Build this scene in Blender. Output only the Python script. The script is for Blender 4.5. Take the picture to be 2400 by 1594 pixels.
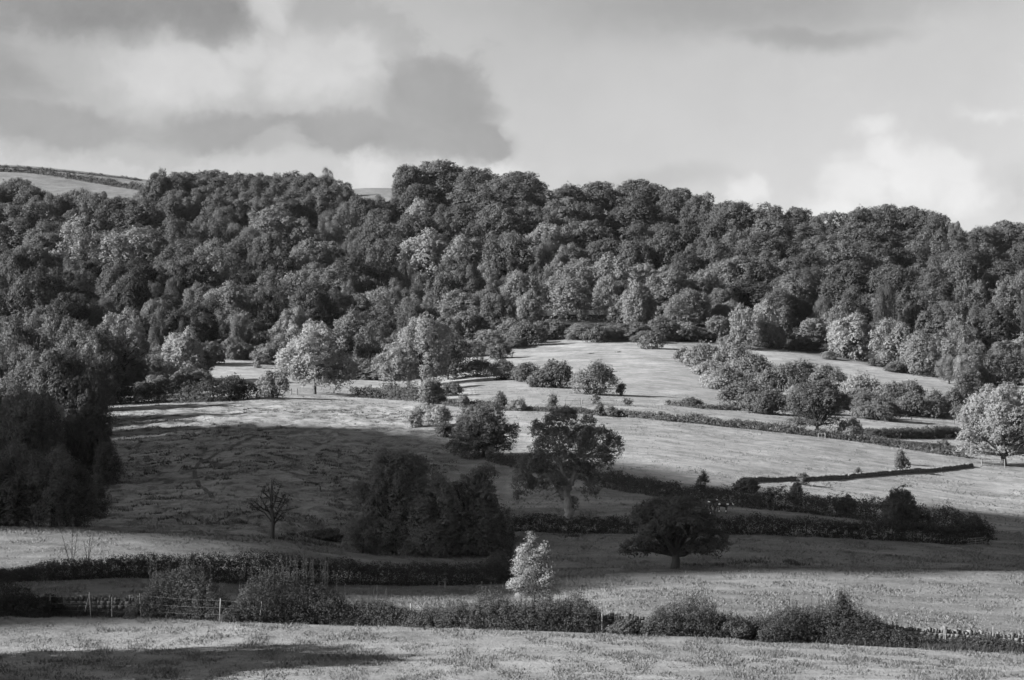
import bpy, math
import numpy as np

# ------------------------------------------------------------------ camera, world, sun, exposure
for o in list(bpy.data.objects):
    bpy.data.objects.remove(o)
scene = bpy.context.scene
C = scene.collection

F, CU, CV, VH = 4478.0, 1200.0, 797.0, 1000.0        # focal length and centre of the 2400 px photograph, row of the eye level
TILT = math.atan((VH - CV) / F)
cam_data = bpy.data.cameras.new('camera')
cam = bpy.data.objects.new('camera', cam_data)
C.objects.link(cam)
cam_data.sensor_width = 36.0
cam_data.lens = 36.0 * F / 2400.0
cam_data.clip_start = 0.5
cam_data.clip_end = 20000
cam.location = (0, 0, 0)
cam.rotation_euler = (math.pi / 2 + TILT, 0, 0)
scene.camera = cam

SUN_EL = math.radians(24.0)
SUN_AZ = math.radians(-108.0)                          # from +Y, clockwise: sun on the left, a little behind the camera
SDIR = np.array([math.sin(SUN_AZ) * math.cos(SUN_EL), math.cos(SUN_AZ) * math.cos(SUN_EL), math.sin(SUN_EL)])
sd = bpy.data.lights.new('sun', 'SUN')
sd.energy = 5.0
sd.angle = math.radians(0.53)
sun = bpy.data.objects.new('sun', sd)
C.objects.link(sun)
from mathutils import Vector
sun.rotation_euler = Vector(-SDIR).to_track_quat('-Z', 'Y').to_euler()

scene.view_settings.view_transform = 'Standard'
scene.view_settings.look = 'None'
scene.view_settings.gamma = 1.0
scene.view_settings.exposure = 2.2
scene.cycles.max_bounces = 4
scene.cycles.diffuse_bounces = 1
scene.cycles.transmission_bounces = 1
scene.cycles.use_denoising = True
scene.cycles.denoiser = 'OPENIMAGEDENOISE'

world = bpy.data.worlds.new('World')
scene.world = world
world.use_nodes = True
world.cycles.sampling_method = 'NONE'
wn, wl = world.node_tree.nodes, world.node_tree.links
wn.clear()


def wnode(t, **kw):
    n = wn.new(t)
    for k, v in kw.items():
        setattr(n, k, v)
    return n


def wmath(op, a, b=None, c=None):
    n = wnode('ShaderNodeMath', operation=op)
    for i, v in enumerate((a, b, c)):
        if v is None:
            continue
        if isinstance(v, (int, float)):
            n.inputs[i].default_value = v
        else:
            wl.new(v, n.inputs[i])
    return n.outputs[0]


SKY_GAIN = 0.82
sky = wnode('ShaderNodeTexSky', sky_type='NISHITA', sun_disc=False)
sky.sun_elevation = SUN_EL
sky.sun_rotation = SUN_AZ % (2 * math.pi)
sky.air_density = 1.0
sky.dust_density = 2.0
bw = wnode('ShaderNodeRGBToBW')
wl.new(sky.outputs[0], bw.inputs[0])
tc = wnode('ShaderNodeTexCoord')
sep = wnode('ShaderNodeSeparateXYZ')
wl.new(tc.outputs['Generated'], sep.inputs[0])
az = wmath('MULTIPLY', wmath('ARCTAN2', sep.outputs[0], sep.outputs[1]), F / 1000)
el = wmath('MULTIPLY', wmath('ARCSINE', sep.outputs[2]), F / 1000)
cmb = wnode('ShaderNodeCombineXYZ')
wl.new(az, cmb.inputs[0])
wl.new(el, cmb.inputs[1])


def wnoise(scale, detail, rough, off=0.0, vec=None):
    n = wnode('ShaderNodeTexNoise')
    n.inputs['Scale'].default_value = scale
    n.inputs['Detail'].default_value = detail
    n.inputs['Roughness'].default_value = rough
    m = wnode('ShaderNodeVectorMath', operation='ADD')
    wl.new(vec or cmb.outputs[0], m.inputs[0])
    m.inputs[1].default_value = (off, off * 0.7, off * 1.3)
    wl.new(m.outputs[0], n.inputs['Vector'])
    return n


def warp(scale, amp, off, detail=5, src=None):
    n = wnoise(scale, detail, 0.6, off)
    s = wnode('ShaderNodeVectorMath', operation='SUBTRACT')
    wl.new(n.outputs['Color'], s.inputs[0])
    s.inputs[1].default_value = (0.5, 0.5, 0.5)
    m = wnode('ShaderNodeVectorMath', operation='MULTIPLY')
    wl.new(s.outputs[0], m.inputs[0])
    m.inputs[1].default_value = (amp, amp, 0)
    a = wnode('ShaderNodeVectorMath', operation='ADD')
    wl.new(src or cmb.outputs[0], a.inputs[0])
    wl.new(m.outputs[0], a.inputs[1])
    return a.outputs[0]


P_w = warp(3.4, 0.12, 3.1, 6)
P_w = warp(11.0, 0.06, 9.4, 8, P_w)


def blob(u, v, ru, rv, wgt=1.0):
    x, y = math.atan((u - CU) / F) * F / 1000, math.atan((VH - v) / F) * F / 1000
    a = wnode('ShaderNodeVectorMath', operation='SUBTRACT')
    wl.new(P_w, a.inputs[0])
    a.inputs[1].default_value = (x, y, 0)
    m = wnode('ShaderNodeVectorMath', operation='MULTIPLY')
    wl.new(a.outputs[0], m.inputs[0])
    m.inputs[1].default_value = (1000 / ru, 1000 / rv, 0)
    ln = wnode('ShaderNodeVectorMath', operation='LENGTH')
    wl.new(m.outputs[0], ln.inputs[0])
    return wmath('MULTIPLY', wmath('MAXIMUM', wmath('SUBTRACT', 1.25, ln.outputs['Value']), 0.0), wgt)


def layer(blobs, scale, off, rough_, lo, hi, amt, stretch, namp=1.1, detail=10):
    tot = None
    for b in blobs:
        o = blob(*b)
        tot = o if tot is None else wmath('MAXIMUM', tot, o)
    mp = wnode('ShaderNodeMapping')
    mp.inputs['Scale'].default_value = (1, stretch, 1)
    wl.new(P_w, mp.inputs[0])
    n = wnoise(scale, detail, rough_, off, mp.outputs[0])
    f = wmath('ADD', tot, wmath('MULTIPLY', wmath('SUBTRACT', n.outputs['Fac'], 0.5), namp))
    mr = wnode('ShaderNodeMapRange', interpolation_type='SMOOTHSTEP')
    wl.new(f, mr.inputs['Value'])
    mr.inputs['From Min'].default_value, mr.inputs['From Max'].default_value = lo, hi
    mr.inputs['To Min'].default_value, mr.inputs['To Max'].default_value = 0.0, amt
    return mr.outputs['Result']


LAYERS = [
    # the grey bank with a firm right edge, its dark top and base, its sunlit heart
    layer([(250, 110, 760, 270), (900, 235, 268, 150), (1060, 330, 130, 50)], 5.0, 2.3, 0.66, 0.18, 0.36, -0.075, 1.3, 1.05),
    layer([(240, -10, 340, 130), (490, 50, 105, 72)], 5.0, 4.1, 0.64, 0.15, 0.65, -0.15, 1.4, 1.0),
    layer([(700, 318, 470, 62), (1010, 240, 145, 130), (1085, 325, 135, 56), (100, 300, 320, 60, 0.8), (-80, 180, 220, 150, 0.8)], 4.0, 8.9, 0.64, 0.12, 0.62, -0.11, 1.5, 1.0),
    layer([(1750, 0, 660, 120), (1900, 85, 320, 40)], 2.2, 12.0, 0.5, 0.05, 1.1, -0.16, 2.6, 0.6, 6),
    layer([(700, 150, 230, 120), (420, 180, 230, 100), (640, 15, 60, 95), (560, 125, 90, 70), (820, 120, 80, 70)], 6.0, 6.6, 0.62, 0.1, 1.0, 0.17, 1.2, 1.2),
    layer([(868, 405, 62, 56), (1110, 390, 130, 34), (2020, 430, 110, 80), (2080, 380, 70, 60), (2140, 430, 110, 80), (2230, 410, 70, 60), (1955, 490, 80, 50), (2250, 470, 110, 50, 0.7), (1755, 455, 48, 44), (2330, 290, 110, 26, 0.7), (2040, 310, 60, 30, 0.7)], 7.0, 3.3, 0.66, 0.05, 0.95, 0.115, 1.1, 1.7),
    layer([(1560, 425, 240, 40), (2420, 460, 110, 80)], 4.0, 5.5, 0.55, 0.1, 1.0, -0.06, 1.6, 0.8),
]
val = LAYERS[0]
for l_ in LAYERS[1:]:
    val = wmath('ADD', val, l_)
n1 = wnoise(3.0, 9, 0.6, 1.7)
val = wmath('ADD', val, wmath('MULTIPLY', wmath('SUBTRACT', n1.outputs['Fac'], 0.5), 0.12))
n2 = wnoise(8.0, 10, 0.66, 4.4, P_w)
inner = wmath('MULTIPLY', wmath('ADD', wmath('ABSOLUTE', wmath('ADD', LAYERS[1], LAYERS[2])), wmath('ADD', LAYERS[4], LAYERS[5])), 1.0)
val = wmath('ADD', val, wmath('MULTIPLY', wmath('SUBTRACT', n2.outputs['Fac'], 0.5), wmath('ADD', wmath('MULTIPLY', inner, 0.9), 0.03)))
val = wmath('MULTIPLY', wmath('ADD', val, 0.56), SKY_GAIN / 0.56)
# thick cloud overhead lets through less light than the band above the hill
dim = wnode('ShaderNodeMapRange')
wl.new(sep.outputs[2], dim.inputs['Value'])
dim.inputs['From Min'].default_value = 0.2
dim.inputs['From Max'].default_value = 0.6
dim.inputs['To Min'].default_value = 1.0
dim.inputs['To Max'].default_value = 1.0
val = wmath('MULTIPLY', val, dim.outputs[0])
val = wmath('MULTIPLY', val, bw.outputs[0])
bg = wnode('ShaderNodeBackground')
bg.inputs['Strength'].default_value = 0.05
wl.new(val, bg.inputs['Color'])
wo = wnode('ShaderNodeOutputWorld')
wl.new(bg.outputs[0], wo.inputs[0])

# ------------------------------------------------------------------ small helpers
RNG = np.random.default_rng(11)


def lattice(ix, iy, seed):
    h = (ix.astype(np.int64) * 374761393 + iy.astype(np.int64) * 668265263 + seed * 974634777) & 0x7fffffff
    h = ((h ^ (h >> 13)) * 1274126177) & 0x7fffffff
    return ((h ^ (h >> 16)) & 0xffff) / 65535.0


def noise2(x, y, seed=0):
    x, y = np.asarray(x, float), np.asarray(y, float)
    ix, iy = np.floor(x), np.floor(y)
    fx, fy = x - ix, y - iy
    fx, fy = fx * fx * (3 - 2 * fx), fy * fy * (3 - 2 * fy)
    a, b = lattice(ix, iy, seed), lattice(ix + 1, iy, seed)
    c, d = lattice(ix, iy + 1, seed), lattice(ix + 1, iy + 1, seed)
    return (a * (1 - fx) + b * fx) * (1 - fy) + (c * (1 - fx) + d * fx) * fy - 0.5


def fbm(x, y, seed=0, octv=4):
    s, a = 0, 1.0
    for i in range(octv):
        s = s + a * noise2(x * 2 ** i, y * 2 ** i, seed + i * 17)
        a *= 0.5
    return s


def sstep(a, b, x):
    t = np.clip((np.asarray(x, float) - a) / (b - a), 0, 1)
    return t * t * (3 - 2 * t)


def unit(v):
    return v / np.maximum(np.linalg.norm(v, axis=-1, keepdims=True), 1e-9)


def sph(rng, n):
    return unit(rng.normal(size=(n, 3)))


def mesh_np(name, V, quads=None, tris=None, mat=None, smooth=False):
    me = bpy.data.meshes.new(name)
    V = np.ascontiguousarray(V, dtype=np.float32)
    parts, tot = [], []
    for f, k in ((quads, 4), (tris, 3)):
        if f is not None and len(f):
            f = np.asarray(f, dtype=np.int32).reshape(-1, k)
            parts.append(f.ravel())
            tot.append(np.full(len(f), k, dtype=np.int32))
    idx, tot = np.concatenate(parts), np.concatenate(tot)
    start = np.zeros(len(tot), dtype=np.int32)
    start[1:] = np.cumsum(tot)[:-1]
    me.vertices.add(len(V))
    me.vertices.foreach_set('co', V.ravel())
    me.loops.add(len(idx))
    me.loops.foreach_set('vertex_index', idx)
    me.polygons.add(len(tot))
    me.polygons.foreach_set('loop_start', start)
    me.polygons.foreach_set('loop_total', tot)
    if smooth:
        me.polygons.foreach_set('use_smooth', np.ones(len(tot), dtype=bool))
    me.update(calc_edges=True)
    if mat:
        me.materials.append(mat)
    return me


def link(name, data, parent=None, tone=None):
    o = bpy.data.objects.new(name, data)
    C.objects.link(o)
    if parent is not None:
        o.parent = parent
    if tone is not None:
        o.color = (tone, tone, tone, 1)
    return o


def tag(o, label=None, cat=None, group=None, kind=None):
    for k, v in (('label', label), ('category', cat), ('group', group), ('kind', kind)):
        if v:
            o[k] = v
    return o


def thing(name, label, cat, loc, rz=0.0, scale=(1, 1, 1), group=None):
    o = bpy.data.objects.new(name, None)
    o.empty_display_size = 0.3
    C.objects.link(o)
    o.location = loc
    o.rotation_euler = (0, 0, rz)
    o.scale = scale
    return tag(o, label, cat, group)


class MB:
    """collects tubes and boxes into one mesh"""
    def __init__(self):
        self.V, self.Q, self.n = [], [], 0

    def add(self, V, Q):
        self.V.append(np.asarray(V, float))
        self.Q.append(np.asarray(Q, int) + self.n)
        self.n += len(V)

    def tube(self, pts, radii, sides=6):
        pts, radii = np.asarray(pts, float), np.asarray(radii, float)
        k = len(pts)
        tan = unit(np.gradient(pts, axis=0))
        ref = np.where(np.abs(tan[:, 2:3]) > 0.9, np.array([[1.0, 0, 0]]), np.array([[0, 0, 1.0]]))
        a = unit(np.cross(tan, ref))
        b = np.cross(tan, a)
        th = np.arange(sides) * 2 * math.pi / sides
        ring = (a[:, None, :] * np.cos(th)[None, :, None] + b[:, None, :] * np.sin(th)[None, :, None]) * radii[:, None, None]
        V = (pts[:, None, :] + ring).reshape(-1, 3)
        Q = []
        for i in range(k - 1):
            for j in range(sides):
                Q.append((i * sides + j, i * sides + (j + 1) % sides, (i + 1) * sides + (j + 1) % sides, (i + 1) * sides + j))
        self.add(V, Q)

    def box(self, c, half, rot=0.0, jit=0.0, rng=None, tilt=0.0):
        s = np.array([[-1, -1, -1], [1, -1, -1], [1, 1, -1], [-1, 1, -1], [-1, -1, 1], [1, -1, 1], [1, 1, 1], [-1, 1, 1]], float) * np.asarray(half)
        if jit and rng is not None:
            s = s * (1 + rng.uniform(-jit, jit, (8, 3)))
        if tilt:
            ct, st = math.cos(tilt), math.sin(tilt)
            s = np.stack([s[:, 0] * ct - s[:, 2] * st, s[:, 1], s[:, 0] * st + s[:, 2] * ct], 1)
        cr, sr = math.cos(rot), math.sin(rot)
        s = np.stack([s[:, 0] * cr - s[:, 1] * sr, s[:, 0] * sr + s[:, 1] * cr, s[:, 2]], 1)
        self.add(s + np.asarray(c), [(0, 3, 2, 1), (4, 5, 6, 7), (0, 1, 5, 4), (1, 2, 6, 5), (2, 3, 7, 6), (3, 0, 4, 7)])

    def mesh(self, name, mat, smooth=False):
        return mesh_np(name, np.concatenate(self.V), quads=np.concatenate(self.Q), mat=mat, smooth=smooth)


# ------------------------------------------------------------------ materials (the photograph is black and white)
def new_mat(name):
    m = bpy.data.materials.new(name)
    m.use_nodes = True
    nt = m.node_tree
    nt.nodes.clear()
    out = nt.nodes.new('ShaderNodeOutputMaterial')
    return m, nt, out


def mathn(nt, op, a, b=None):
    n = nt.nodes.new('ShaderNodeMath')
    n.operation = op
    for i, v in enumerate((a, b)):
        if v is None:
            continue
        if isinstance(v, (int, float)):
            n.inputs[i].default_value = v
        else:
            nt.links.new(v, n.inputs[i])
    return n.outputs[0]


def noisen(nt, scale, detail=4, rough=0.55, vec=None, stretch=None):
    n = nt.nodes.new('ShaderNodeTexNoise')
    n.inputs['Scale'].default_value = scale
    n.inputs['Detail'].default_value = detail
    n.inputs['Roughness'].default_value = rough
    if vec is not None:
        if stretch:
            m = nt.nodes.new('ShaderNodeMapping')
            m.inputs['Scale'].default_value = stretch
            nt.links.new(vec, m.inputs[0])
            vec = m.outputs[0]
        nt.links.new(vec, n.inputs['Vector'])
    return n.outputs['Fac']


def leaf_material(name, translucency=0.28, spread=0.36, upright=False, blend=0.52):
    m, nt, out = new_mat(name)
    info = nt.nodes.new('ShaderNodeObjectInfo')
    geo = nt.nodes.new('ShaderNodeNewGeometry')
    sepc = nt.nodes.new('ShaderNodeSeparateColor')
    nt.links.new(info.outputs['Color'], sepc.inputs[0])
    r = mathn(nt, 'MULTIPLY', geo.outputs['Random Per Island'], spread)
    r = mathn(nt, 'ADD', r, 1 - spread / 2)
    v = mathn(nt, 'MULTIPLY', sepc.outputs[0], r)
    col = nt.nodes.new('ShaderNodeCombineColor')
    for i in range(3):
        nt.links.new(v, col.inputs[i])
    p = nt.nodes.new('ShaderNodeBsdfPrincipled')
    p.inputs['Roughness'].default_value = 0.7
    p.inputs['Specular IOR Level'].default_value = 0.12
    nt.links.new(col.outputs[0], p.inputs['Base Color'])
    # the clump a leaf belongs to turns its shading; the leaf itself adds the rest
    if upright:
        nv = nt.nodes.new('ShaderNodeCombineXYZ')
        nv.inputs[2].default_value = 1.0
        nsrc = nv.outputs[0]
    else:
        at_ = nt.nodes.new('ShaderNodeAttribute')
        at_.attribute_name = 'clump'
        vt = nt.nodes.new('ShaderNodeVectorTransform')
        vt.vector_type = 'NORMAL'
        vt.convert_from, vt.convert_to = 'OBJECT', 'WORLD'
        nt.links.new(at_.outputs['Vector'], vt.inputs[0])
        nsrc = vt.outputs[0]
    mx = nt.nodes.new('ShaderNodeMix')
    mx.data_type = 'VECTOR'
    mx.inputs[0].default_value = blend
    nt.links.new(geo.outputs['Normal'], mx.inputs[4])
    nt.links.new(nsrc, mx.inputs[5])
    nm = nt.nodes.new('ShaderNodeVectorMath')
    nm.operation = 'NORMALIZE'
    nt.links.new(mx.outputs[1], nm.inputs[0])
    nt.links.new(nm.outputs[0], p.inputs['Normal'])
    t = nt.nodes.new('ShaderNodeBsdfTranslucent')
    nt.links.new(col.outputs[0], t.inputs[0])
    mix = nt.nodes.new('ShaderNodeMixShader')
    mix.inputs[0].default_value = translucency
    nt.links.new(p.outputs[0], mix.inputs[1])
    nt.links.new(t.outputs[0], mix.inputs[2])
    nt.links.new(mix.outputs[0], out.inputs[0])
    return m


def rough_material(name, lo, hi, scale=3.0, detail=5, stretch=None, bump=0.3):
    m, nt, out = new_mat(name)
    t = nt.nodes.new('ShaderNodeTexCoord')
    f = noisen(nt, scale, detail, 0.65, t.outputs['Object'], stretch)
    ramp = nt.nodes.new('ShaderNodeValToRGB')
    ramp.color_ramp.elements[0].position = 0.3
    ramp.color_ramp.elements[0].color = (lo, lo, lo, 1)
    ramp.color_ramp.elements[1].position = 0.7
    ramp.color_ramp.elements[1].color = (hi, hi, hi, 1)
    nt.links.new(f, ramp.inputs[0])
    p = nt.nodes.new('ShaderNodeBsdfPrincipled')
    p.inputs['Roughness'].default_value = 0.85
    p.inputs['Specular IOR Level'].default_value = 0.2
    nt.links.new(ramp.outputs[0], p.inputs['Base Color'])
    b = nt.nodes.new('ShaderNodeBump')
    b.inputs['Strength'].default_value = bump
    b.inputs['Distance'].default_value = 0.05
    nt.links.new(f, b.inputs['Height'])
    nt.links.new(b.outputs[0], p.inputs['Normal'])
    nt.links.new(p.outputs[0], out.inputs[0])
    return m


LEAF = leaf_material('leaves')
GRASSM = leaf_material('grass_blades', 0.12, 0.7, True, 0.8)
BARK = rough_material('bark', 0.018, 0.05, 4.0, stretch=(1, 1, 0.2))
BARK_PALE = rough_material('pale_bark', 0.07, 0.17, 3.0, stretch=(1, 1, 0.25))
STONE = rough_material('wall_stone', 0.04, 0.13, 2.2)
STONE_PALE = rough_material('coping_stone', 0.03, 0.10, 2.2)
WOOD = rough_material('weathered_wood', 0.06, 0.17, 6.0, stretch=(1, 1, 0.15))
METAL = rough_material('galvanised_metal', 0.12, 0.22, 8.0)
OLD_WOOD = rough_material('old_rail_wood', 0.05, 0.13, 6.0, stretch=(1, 1, 0.15))

# ------------------------------------------------------------------ terrain
DK = np.array([6, 20, 60, 94, 118, 150, 165, 178, 205, 230, 262, 300, 340, 380, 430, 500, 600, 700, 800, 900, 1000, 1150, 1400, 2500, 7000], float)
VT = {   # row of the photograph at which the bare ground stands, for each distance from 94 m to 1400 m
    -500: [1594, 1436, 1332, 1282, 1248, 1236, 1200, 1140, 1080, 1030, 985, 940, 870, 785, 705, 615, 530, 455, 385, 405],
    0:    [1594, 1438, 1332, 1278, 1240, 1234, 1200, 1140, 1080, 1030, 985, 940, 872, 790, 705, 612, 530, 462, 393, 410],
    300:  [1594, 1443, 1330, 1284, 1249, 1242, 1192, 1126, 1060, 1006, 966, 938, 882, 800, 715, 618, 532, 468, 420, 440],
    600:  [1594, 1450, 1358, 1304, 1270, 1247, 1186, 1116, 1050, 1000, 958, 924, 882, 812, 720, 620, 530, 474, 455, 480],
    900:  [1594, 1460, 1378, 1338, 1312, 1288, 1205, 1132, 1064, 1010, 965, 936, 900, 832, 740, 640, 540, 455, 442, 480],
    1200: [1594, 1469, 1384, 1346, 1336, 1245, 1206, 1132, 1064, 1010, 964, 926, 880, 806, 730, 630, 532, 474, 490, 530],
    1500: [1594, 1476, 1372, 1334, 1326, 1246, 1206, 1140, 1076, 1022, 974, 942, 882, 802, 728, 640, 556, 516, 540, 570],
    1800: [1594, 1492, 1374, 1333, 1330, 1254, 1215, 1160, 1112, 1054, 1002, 962, 906, 820, 748, 662, 588, 560, 590, 620],
    2100: [1594, 1508, 1382, 1336, 1333, 1276, 1240, 1190, 1146, 1094, 1034, 988, 928, 850, 770, 688, 612, 578, 610, 640],
    2400: [1594, 1524, 1392, 1340, 1336, 1300, 1265, 1224, 1180, 1122, 1068, 1014, 948, 872, 798, 718, 645, 612, 640, 670],
    2900: [1594, 1536, 1398, 1345, 1340, 1318, 1285, 1245, 1200, 1145, 1090, 1035, 970, 890, 815, 735, 665, 630, 660, 690],
}


def slope_of_row(v):
    return np.tan(TILT + np.arctan((CV - np.asarray(v, float)) / F))


def hermite(xk, yk, x):
    """monotone-limited cubic through the knots"""
    h = np.diff(xk)
    dl = np.diff(yk) / h
    m = np.zeros(len(xk))
    m[0], m[-1] = dl[0], dl[-1]
    for i in range(1, len(xk) - 1):
        if dl[i - 1] * dl[i] > 0:
            w1, w2 = 2 * h[i] + h[i - 1], h[i] + 2 * h[i - 1]
            m[i] = (w1 + w2) / (w1 / dl[i - 1] + w2 / dl[i])
    i = np.clip(np.searchsorted(xk, x) - 1, 0, len(h) - 1)
    t = (x - xk[i]) / h[i]
    return ((1 + 2 * t) * (1 - t) ** 2 * yk[i] + t * (1 - t) ** 2 * h[i] * m[i] + t * t * (3 - 2 * t) * yk[i + 1] + t * t * (t - 1) * h[i] * m[i + 1])


LOGD = np.linspace(math.log(6.0), math.log(7000.0), 700)
QG = np.linspace(-500, 2900, 341)
_cols = []
for q in sorted(VT):
    zk = [-3.0, -5.2, -10.6] + [float(slope_of_row(v)) * d for v, d in zip(VT[q], DK[3:23])]
    zk += [zk[-1] - 90, zk[-1] - 200]
    _cols.append(hermite(DK, np.array(zk), np.exp(LOGD)))
_cols = np.array(_cols)
_qk = np.array(sorted(VT), float)
ZT = np.array([hermite(_qk, _cols[:, j], QG) for j in range(len(LOGD))])          # [distance, q]
_k = np.array([1, 4, 6, 4, 1.0]) / 16
for _ in range(10):                                                                # soften the creases across
    pad = np.pad(ZT, ((0, 0), (2, 2)), mode='edge')
    ZT = sum(_k[i] * pad[:, i:i + ZT.shape[1]] for i in range(5))

def H(x, y):
    x, y = np.asarray(x, float), np.asarray(y, float)
    yy = np.clip(y, 6.5, 6900)
    q = CU + x / yy * F
    fj = np.clip((q - QG[0]) / (QG[1] - QG[0]), 0, len(QG) - 1.001)
    fi = np.clip((np.log(yy) - LOGD[0]) / (LOGD[1] - LOGD[0]), 0, len(LOGD) - 1.001)
    i, j = fi.astype(int), fj.astype(int)
    a, b = fi - i, fj - j
    z = (ZT[i, j] * (1 - b) + ZT[i, j + 1] * b) * (1 - a) + (ZT[i + 1, j] * (1 - b) + ZT[i + 1, j + 1] * b) * a
    z = z + fbm(x / 6, y / 6, 5, 4) * 0.16 * sstep(60, 110, y) + fbm(x / 30, y / 30, 9, 3) * 0.5 * sstep(180, 260, y)
    rough = sstep(190, 215, y) * sstep(420, 380, y) * sstep(1130, 950, q)
    z = z + rough * fbm(x / 3.2, y / 4.5, 21, 4) * 0.55
    return z


def pix_dir(u, v):
    a, b = (u - CU) / F, (CV - v) / F
    den = math.cos(TILT) - b * math.sin(TILT)
    return a / den, (math.sin(TILT) + b * math.cos(TILT)) / den


_ds = np.exp(np.linspace(math.log(60), math.log(1600), 2600))


def at(u, v, d=None):
    """the point of the ground seen at (u, v) of the photograph, or at distance d on that column"""
    ax, sl = pix_dir(u, v)
    if d is None:
        hit = np.nonzero(H(ax * _ds, _ds) >= sl * _ds)[0]
        d = float(_ds[hit[0]]) if len(hit) else 1000.0
    x, y = ax * d, d
    return np.array([x, y, float(H(x, y))])


def mpp(d):
    return d / F


def col(u_list, v_list):
    return lambda u: np.interp(u, u_list, v_list)


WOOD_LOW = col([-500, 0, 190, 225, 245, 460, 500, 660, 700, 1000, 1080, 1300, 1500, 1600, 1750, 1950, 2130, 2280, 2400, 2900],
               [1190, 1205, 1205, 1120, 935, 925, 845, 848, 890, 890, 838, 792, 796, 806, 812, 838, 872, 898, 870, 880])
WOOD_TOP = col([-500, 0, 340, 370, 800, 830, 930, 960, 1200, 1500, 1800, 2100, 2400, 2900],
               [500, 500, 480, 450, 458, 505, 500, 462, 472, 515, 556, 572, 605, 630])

# grid of the ground sheet
qs = np.unique(np.concatenate([np.linspace(-40000, -5000, 36), np.linspace(-5000, -300, 95), np.linspace(-300, 2700, 301), np.linspace(2700, 7400, 60), np.linspace(7400, 42000, 30)]))
dg = np.unique(np.concatenate([np.exp(np.linspace(math.log(6), math.log(85), 40)), np.exp(np.linspace(math.log(85), math.log(460), 330)), np.exp(np.linspace(math.log(460), math.log(1250), 130)), np.exp(np.linspace(math.log(1250), math.log(7000), 30))]))
QQ, DD = np.meshgrid(qs, dg)
X, Y = (QQ - CU) / F * DD, DD
Z = H(X, Y)
V = np.stack([X, Y, Z], -1).reshape(-1, 3)
nr, nc = X.shape
ii, jj = np.meshgrid(np.arange(nr - 1), np.arange(nc - 1), indexing='ij')
base = (ii * nc + jj).ravel()
quads = np.stack([base, base + 1, base + nc + 1, base + nc], 1)


def row_of(x, y, z):
    return CV - F * np.tan(np.arctan2(z, y) - TILT)


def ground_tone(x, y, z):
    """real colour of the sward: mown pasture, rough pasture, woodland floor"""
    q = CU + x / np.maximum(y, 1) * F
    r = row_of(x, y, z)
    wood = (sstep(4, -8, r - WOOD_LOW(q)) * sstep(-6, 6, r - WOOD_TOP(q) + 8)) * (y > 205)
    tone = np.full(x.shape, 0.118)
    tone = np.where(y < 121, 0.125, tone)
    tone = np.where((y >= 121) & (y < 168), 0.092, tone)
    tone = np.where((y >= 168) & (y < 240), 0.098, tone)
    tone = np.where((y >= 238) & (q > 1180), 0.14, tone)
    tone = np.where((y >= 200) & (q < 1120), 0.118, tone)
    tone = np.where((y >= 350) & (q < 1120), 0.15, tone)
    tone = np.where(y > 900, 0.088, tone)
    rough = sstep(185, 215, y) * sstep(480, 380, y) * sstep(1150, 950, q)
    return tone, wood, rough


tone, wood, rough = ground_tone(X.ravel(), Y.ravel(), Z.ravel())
gm, nt, out = new_mat('pasture')
tcn = nt.nodes.new('ShaderNodeTexCoord')
pos = tcn.outputs['Object']


def attr(nt, name):
    a = nt.nodes.new('ShaderNodeAttribute')
    a.attribute_name = name
    return a.outputs['Fac']


big = noisen(nt, 0.07, 4, 0.55, pos)
mid = noisen(nt, 0.55, 5, 0.62, pos, (1, 0.6, 1))
fine = noisen(nt, 3.0, 6, 0.7, pos, (1, 0.6, 1))
tv = mathn(nt, 'ADD', mathn(nt, 'MULTIPLY', big, 0.9), mathn(nt, 'MULTIPLY', mid, 0.9))
tv = mathn(nt, 'ADD', tv, mathn(nt, 'MULTIPLY', fine, 0.9))
tv = mathn(nt, 'SUBTRACT', tv, 0.35)
spots = nt.nodes.new('ShaderNodeMapRange')
nt.links.new(noisen(nt, 0.42, 6, 0.72, pos, (1, 0.55, 1)), spots.inputs[0])
spots.inputs[1].default_value, spots.inputs[2].default_value = 0.49, 0.60
spots.inputs[3].default_value, spots.inputs[4].default_value = 0.0, 0.6
dark = mathn(nt, 'SUBTRACT', 1.0, mathn(nt, 'MULTIPLY', spots.outputs[0], attr(nt, 'rough')))
streak = nt.nodes.new('ShaderNodeMapRange')
nt.links.new(noisen(nt, 0.30, 5, 0.66, pos, (0.45, 1.0, 1)), streak.inputs[0])
streak.inputs[1].default_value, streak.inputs[2].default_value = 0.36, 0.64
streak.inputs[3].default_value, streak.inputs[4].default_value = 0.74, 1.2
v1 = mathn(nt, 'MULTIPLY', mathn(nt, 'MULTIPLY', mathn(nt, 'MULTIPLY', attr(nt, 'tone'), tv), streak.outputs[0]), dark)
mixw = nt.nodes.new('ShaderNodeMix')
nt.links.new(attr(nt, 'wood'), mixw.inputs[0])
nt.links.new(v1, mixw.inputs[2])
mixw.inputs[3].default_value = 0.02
colr = nt.nodes.new('ShaderNodeCombineColor')
for i in range(3):
    nt.links.new(mixw.outputs[0], colr.inputs[i])
pb = nt.nodes.new('ShaderNodeBsdfPrincipled')
pb.inputs['Roughness'].default_value = 0.9
pb.inputs['Specular IOR Level'].default_value = 0.1
nt.links.new(colr.outputs[0], pb.inputs['Base Color'])
bp = nt.nodes.new('ShaderNodeBump')
bp.inputs['Strength'].default_value = 1.0
bp.inputs['Distance'].default_value = 0.16
hgt = mathn(nt, 'ADD', mathn(nt, 'MULTIPLY', noisen(nt, 1.6, 6, 0.75, pos), 0.55), mathn(nt, 'MULTIPLY', noisen(nt, 5.0, 4, 0.7, pos), 0.35))
nt.links.new(hgt, bp.inputs['Height'])
nt.links.new(bp.outputs[0], pb.inputs['Normal'])
nt.links.new(pb.outputs[0], out.inputs[0])
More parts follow.
